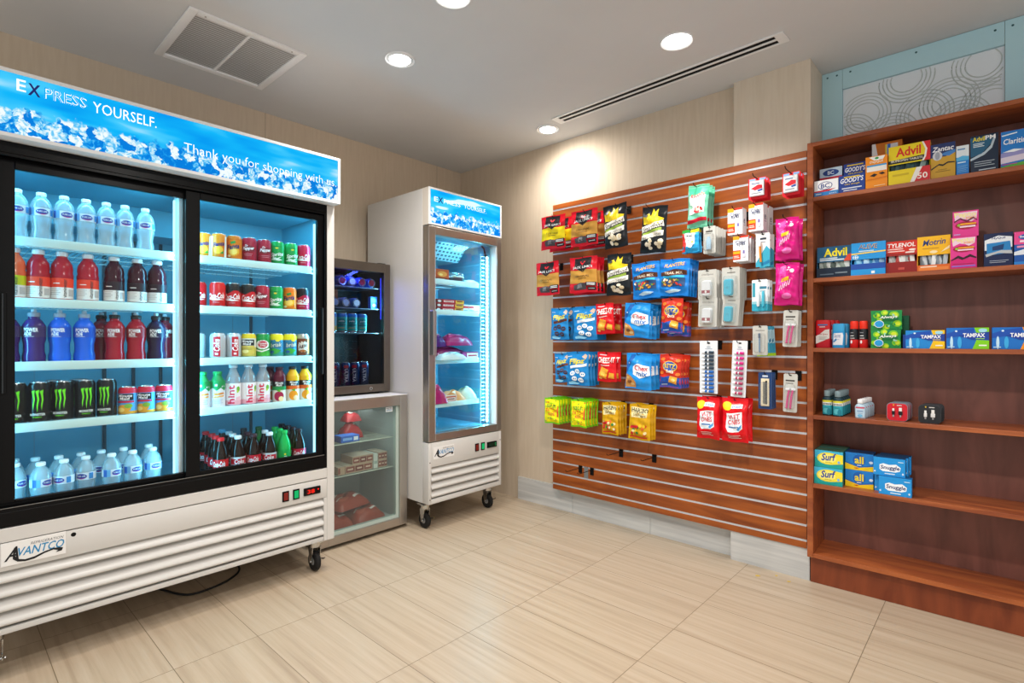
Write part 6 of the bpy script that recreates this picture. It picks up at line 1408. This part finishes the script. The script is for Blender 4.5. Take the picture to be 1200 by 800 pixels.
# ------------------------------------------------------------------ cans in the small drinks fridge
def ultra():
    it = [('t', 'ULTRA', .36, .14, .60, .80, 'e8ecf2', 0, .04, -90), ('r', .3, .84, .66, .97, 'c8202c'), ('r', .64, .2, .68, .76, '7f94b4')]
    return make_can('beer_can', [(0, '16305c/.3'), (.9, '1a3a70/.3')], it, .0290, .156)
def teal():
    it = [('e', .5, .62, .3, .2, '16888c'), ('t', 'pale', .3, .56, .7, .68, 'e4f2ee', .1, .04), ('p', [(.1, .36), (.5, .46), (.9, .36), (.5, .28)], '0f6f78'), ('r', .28, .16, .72, .2, 'e0a45a')]
    return make_can('beer_can', [(0, '2fb4ac/.3'), (.9, '2a78c8/.3')], it, .0325, .122)
r = random.Random(8)
def shelfcans(mk, ys, x, z, w, group, where):
    o = None
    for i, y in enumerate(ys):
        lb = f'{w}, {ORD[i]} from left, {where}' if len(ys) > 1 else f'{w}, {where}'
        a = RZ90 - .5 + r.uniform(-.2, .2)
        if o is None: o = mk(); o.location = (x, y, z + .0003); o.rotation_euler = (0, 0, a); tag(o, lb, 'beer can', group)
        else: dup(o, (x, y, z + .0003), a, lb, group)
shelfcans(ultra, [-1.245, -1.172, -1.105, -1.04], .30, .8975, 'slim dark blue beer can', 'dark blue beer cans', 'bottom of the small fridge')
shelfcans(teal, [-1.190, -1.120, -1.050], .29, 1.241, 'teal beer can', 'teal beer cans', 'middle shelf of the small fridge')
def cream():
    return make_can('beer_can', [(0, 'd8b45a/.3'), (.3, '7f9fb0/.3'), (.9, '2a78c8/.3')], [('e', .5, .3, .26, .16, 'e8cf8c'), ('r', .3, .6, .7, .7, 'c9d6dc')], .0325, .122)
shelfcans(cream, [-1.262], .29, 1.241, 'tan and blue beer can left of the teal ones', None, 'small fridge')
def laid(col, end):
    b = MB(); prof = [(.026, 0), (.0315, .006), (.0325, .014), (.0325, .106), (.027, .119), (.0268, .122)]
    b.lathe([(q, z) for q, z in prof], col + '/.3', 18)
    b.lathe([(.001, .1224), (.02, .1226)], end, 14, caps=False)
    o = b.obj('beer_can'); MB().lathe([(.021, .1222), (.0262, .1232), (.0268, .1222)], 'c9cdd2/.25/.8', 18, caps=False).obj('rim', o); return o
for z, pts, wh in ((1.5338, ((-1.20, '2444a8', 'b82838'), (-1.13, '2038a0', 'd8dce8'), (-1.06, '2038a0', 'c83040'), (-.99, '2444a8', 'c83040')), 'upper'), (1.3988, ((-1.25, '5f7088', '8fa4c4'), (-1.175, '6f7f94', 'b4c0d4'), (-1.10, '4f6ca0', 'dfe4ec')), 'second')):
    for i, (y, c, e_) in enumerate(pts):
        o = laid(c, e_); o.location = (.19, y, z + .0325); o.rotation_euler = (0, PI / 2, 0); tag(o, f'beer can lying on its side, {ORD[i]} from left, {wh} fridge shelf', 'beer can', 'beer cans lying in the small fridge')
o = make_box('snack_carton', .10, .10, .055, 'a8481c', [('e', .5, .5, .3, .3, 'd98a2c'), ('r', .1, .7, .5, .85, 'd8c8a8')]); o.location = (.20, -1.22, 1.464); o.rotation_euler = (0, 0, RZ90); tag(o, 'orange brown carton resting on the lying beer cans in the small fridge', 'carton')
o = make_box('snack_carton', .05, .03, .08, '1f62b4', [('r', .1, .55, .9, .85, '5f9fdc'), ('e', .5, .3, .25, .14, 'cfe0f0')]); o.location = (.30, -.965, 1.398); o.rotation_euler = (0, 0, RZ90); tag(o, 'small blue packet at the right side of the small fridge shelf', 'packet')

# ------------------------------------------------------------------ frozen goods
def pillow(name, w, d, h, col, items=(), seed=1, wrap=None):
    """a lying bag: flat below, lumpy on top"""
    r = random.Random(seed); ph = [r.uniform(0, 6) for _ in range(6)]
    def top(a, c):
        e = (16 * a * (1 - a) * c * (1 - c)) ** .42
        return ((a - .5) * w, (c - .5) * d, .002 + h * e * (.82 + .10 * math.sin(7 * a + ph[0]) * math.cos(6 * c + ph[1]) + .06 * math.sin(17 * a + ph[2]) * math.sin(13 * c + ph[3])))
    b = MB(); b.grid(top, 16, 12, col, True); b.grid(lambda a, c: ((a - .5) * w, (c - .5) * d, .0005), 2, 2, col, False, flip=True)
    b.deco(list(items), w, d, lambda u, v, k: (lambda p: (p[0], p[1] - k * .7, p[2] + k))(top(min(1, max(0, u / w + .5)), min(1, max(0, v / d)))), seg=.02, step=.0008)
    o = b.obj(name)
    if wrap:
        q = MB(); q.grid(lambda a, c: (lambda p: (p[0] * 1.03, p[1] * 1.03, p[2] * 1.05 + .003 + .003 * math.sin(20 * a + 9 * c)))(top(a, c)), 16, 12, wrap, True); q.obj('wrapper', o)
    return o
def put(o, x, y, z, a, label, cat, group=None, tilt=None):
    o.location = (x, y, z + .0004); o.rotation_euler = (tilt or 0, 0, a); return tag(o, label, cat, group)
f1, f2, f3, f4 = 1.582, 1.383, 1.062, .776
put(make_box('frozen_meal_box', .115, .16, .080, 'b8481c', [('r', .0, .0, 1, .3, '6c2412'), ('e', .5, .6, .36, .24, 'e08a3a'), ('e', .4, .55, .14, .1, 'f0c070'), ('r', .1, .1, .7, .2, 'e8d8c0')], '8c3416'), .625, -.655, f1, RZ90, 'brown orange frozen meal box on the top freezer shelf', 'frozen food box')
b = MB().lathe([(.05, 0), (.062, .004), (.066, .03), (.066, .034)], '2b3a40', 24); o = b.obj('meal_bowl'); MB().lathe([(.0665, .0345), (.064, .060), (.05, .074), (.001, .079)], 'clearpack', 24, caps=False).obj('clear_lid', o)
q = MB(); r2 = random.Random(5)
for i in range(9): q.lathe([(.001, 0), (.014, .004), (.016, .012), (.001, .02)], ['e8e4d8', 'd8c8a8', 'f2efe6', 'c84a30'][i % 4], 8, (r2.uniform(-.04, .04), r2.uniform(-.04, .04), .0345), caps=False)
q.obj('food', o)
put(o, .575, -.50, f1, 0, 'round meal bowl with clear lid on the top freezer shelf', 'meal bowl')
dupb = dup(o, (.44, -.56, f1), 0, 'round meal bowl with clear lid behind the front one')
put(pillow('frozen_food_bag', .11, .10, .04, 'e4ebee', [('e', .5, .5, .2, .2, '4f8fb0')], 3), .595, -.385, f1, RZ90, 'small white bag at the right of the top freezer shelf', 'frozen food bag')
fz = [('r', .0, .1, .22, .9, '5a2a1c'), ('e', .11, .5, .06, .3, 'dfe4e6'), ('r', .26, .3, .62, .75, 'e8dcd4'), ('r', .68, .1, .98, .9, 'e8b43a'), ('t', 'PIZZA', .30, .34, .6, .70, '8c1420', 0, .03), ('r', .72, .5, .94, .8, '5a3418')]
for k in range(3): put(make_box('frozen_meal_box', .245, .16, .0265, 'a8182c', fz, '7c1020', 'c84a3c'), .63, -.595 + .004 * k, f2 + .0272 * k, RZ90, ['bottom', 'middle', 'top'][k] + ' of three stacked dark red frozen boxes', 'frozen food box', None)
for k in range(3): put(make_box('frozen_tub', .05, .05, .055, 'e2ecee', [('r', .0, .55, 1, .85, 'd84a4a'), ('r', .1, .2, .9, .35, '7fb0c4')], 'cfe0e4'), .62, -.44 + .054 * k, f2, RZ90, f'small white and red tub, {ORD[k]} from left beside the stacked boxes', 'frozen tub', 'white and red tubs')
for k, (x, y, z, w, d, h, c) in enumerate([(.545, -.55, f3, .36, .17, .105, '7a1850'), (.55, -.49, f3 + .092, .25, .16, .10, '8c2058'), (.545, -.665, f3 + .085, .13, .15, .10, '4a2068')]):
    put(pillow('frozen_fruit_bag', w, d, h, c + '/.2', [('p', [(.1, .5), (.9, .62), (.9, .3), (.15, .2)], 'c04a88'), ('e', .4, .7, .12, .12, 'd88ab8'), ('r', .2, .3, .7, .36, 'e4c4d8')], 20 + k), x, y, z, RZ90 + .05, ['wide lower purple frozen bag in the heap on the third shelf', 'upper purple frozen bag of the heap on the third shelf', 'dark violet frozen bag at the left of the purple heap'][k], 'frozen food bag')
put(pillow('frozen_food_bag', .24, .075, .06, 'bfd2d4/.3', [('p', [(.2, .2), (.6, .5), (.9, .3), (.5, .1)], '7fa0a8'), ('e', .7, .6, .1, .2, 'e8eef0')], 6), .675, -.62, f3, RZ90, 'pale crinkled white bag in front of the purple bags', 'frozen food bag')
put(make_box('frozen_meal_box', .15, .05, .05, '8c2068', [('r', .28, .15, .98, .85, 'f0ece8'), ('r', .36, .4, .9, .6, 'b83a4a'), ('r', .0, .2, .2, .8, 'b04a90')], '6c1850'), .640, -.415, f3, RZ90, 'purple box with white label at the right of the third freezer shelf', 'frozen food box')
put(pillow('frozen_fruit_bag', .15, .16, .14, 'a81c5c/.2', [('p', [(.2, .2), (.8, .3), (.7, .7), (.3, .6)], 'd0508c'), ('e', .6, .5, .1, .16, 'e8a0c4')], 31), .58, -.70, f4, RZ90, 'rounded pink frozen bag at the left of the lowest freezer shelf', 'frozen food bag')
put(pillow('frozen_food_bag', .21, .09, .085, 'e08a4a/.3', [('e', .3, .4, .16, .2, 'f2c89c'), ('e', .7, .6, .16, .2, 'c8602a'), ('p', [(.4, .2), (.6, .3), (.55, .1)], 'f4e4d0')], 32), .575, -.535, f4, RZ90, 'orange and white frozen bag in the middle of the lowest shelf', 'frozen food bag')
put(make_box('frozen_meal_box', .10, .012, .050, 'e8e2da', [('r', .06, .1, .94, .9, 'b8402c'), ('r', .12, .3, .88, .7, 'f0e4dc'), ('r', .2, .42, .8, .58, '7c2a1c')], 'd8c8b8'), .650, -.60, f4, RZ90, 'flat white and red carton at the front edge of the lowest shelf', 'frozen food box')
put(pillow('frozen_food_bag', .15, .09, .10, 'cfd8c8/.3', [('e', .4, .5, .2, .2, '8fae84'), ('p', [(.5, .6), (.8, .7), (.8, .5)], 'e8c84a')], 33), .57, -.40, f4, RZ90 - .3, 'pale green white bag at the right of the lowest freezer shelf', 'frozen food bag')
# low freezer
g1, g2, g3 = .5735, .3825, .0632
put(make_box('frozen_tub', .07, .06, .068, 'c8b49c', [('r', .0, .6, 1, .8, 'e4dcd0'), ('r', .1, .2, .9, .4, '8c5a3c')], 'b8a48c', 'e4e0d8'), .39, -1.335, g1, RZ90, 'tan tub at the left of the low freezer top shelf', 'frozen tub')
put(make_box('frozen_meal_box', .125, .09, .038, '1f62c4', [('r', .1, .3, .6, .7, '7fb4ec'), ('r', .68, .2, .92, .8, 'e4ecf4')], '184a9c', '2a74d4'), .43, -1.215, g1, RZ90, 'flat blue box on the low freezer top shelf', 'frozen food box')
put(pillow('frozen_food_bag', .14, .10, .12, 'a01c22/.25', [('e', .5, .5, .26, .26, 'd8d0cc'), ('p', [(.35, .42), (.65, .42), (.6, .62), (.4, .62)], '8c1a20')], 41), .30, -1.14, g1, RZ90, 'red printed bag standing on the low freezer top shelf', 'frozen food bag')
put(pillow('frozen_food_bag', .11, .09, .07, 'a8202a/.25', [('e', .5, .5, .26, .26, 'e0d8d4')], 42), .30, -1.135, g1 + .105, RZ90, 'red printed bag lying on top of the other red bag', 'frozen food bag')
ic = [('r', .03, .15, .34, .85, '8c4a40'), ('r', .36, .15, .66, .85, '7a3a34'), ('r', .68, .15, .97, .85, '8c4a40'), ('r', .08, .4, .28, .6, 'd8b8a4'), ('r', .42, .4, .6, .6, 'd8b8a4'), ('r', .74, .4, .92, .6, 'd8b8a4')]
for k, (y, z, w, lb) in enumerate(((-1.155, g2, .19, 'lower long brown ice cream box on the low freezer middle shelf'), (-1.128, g2 + .048, .145, 'upper long brown ice cream box on the low freezer middle shelf'), (-1.275, g2, .045, 'small tan box left of the brown ice cream boxes'), (-.985, g2, .065, 'short brown box at the right of the low freezer middle shelf'), (-.985, g2 + .048, .065, 'short brown box on top of the other right hand one'))):
    put(make_box('ice_cream_box', w, .14, .0475, 'b89c84', ic if w > .06 else ic[:1], 'a88a74', 'cbbca8'), .43, y, z, RZ90, lb, 'ice cream box')
b = make_box('ice_cream_box', .03, .14, .093, 'd8dcd4', [('r', .1, .3, .9, .5, 'a8b4ac')], 'c4ccc4'); put(b, .43, -1.037, g2, RZ90, 'white carton between the brown ice cream boxes', 'ice cream box')
for k, (x, y, z, w, d, h, lb) in enumerate(((.36, -1.30, g3, .19, .22, .11, 'clear-wrapped red meat pack at the left of the low freezer floor'), (.36, -1.09, g3, .22, .22, .10, 'clear-wrapped red meat pack at the right of the low freezer floor'), (.33, -1.19, g3 + .10, .24, .2, .085, 'clear-wrapped red meat pack on top of the two others'))):
    o = pillow('meat_pack', w, d, h, '9c4030/.3', [('e', .3, .3, .14, .12, 'b85a44'), ('e', .7, .6, .16, .12, '7c2c22'), ('p', [(.2, .6), (.5, .75), (.45, .85), (.18, .72)], 'd8c4bc'), ('p', [(.55, .18), (.85, .3), (.83, .36), (.53, .25)], 'e4dcd8'), ('p', [(.1, .35), (.35, .42), (.34, .46), (.1, .40)], 'cfb8b0'), ('e', .5, .48, .16, .05, '6c241c', .4), ('e', .2, .84, .12, .05, 'b06450', .2), ('e', .82, .84, .12, .05, '7c3022', -.3)], 50 + k); put(o, x, y, z, RZ90 + .1 * k, lb, 'meat pack')  # pale streak polygons paint the plastic wrap's glare onto the meat
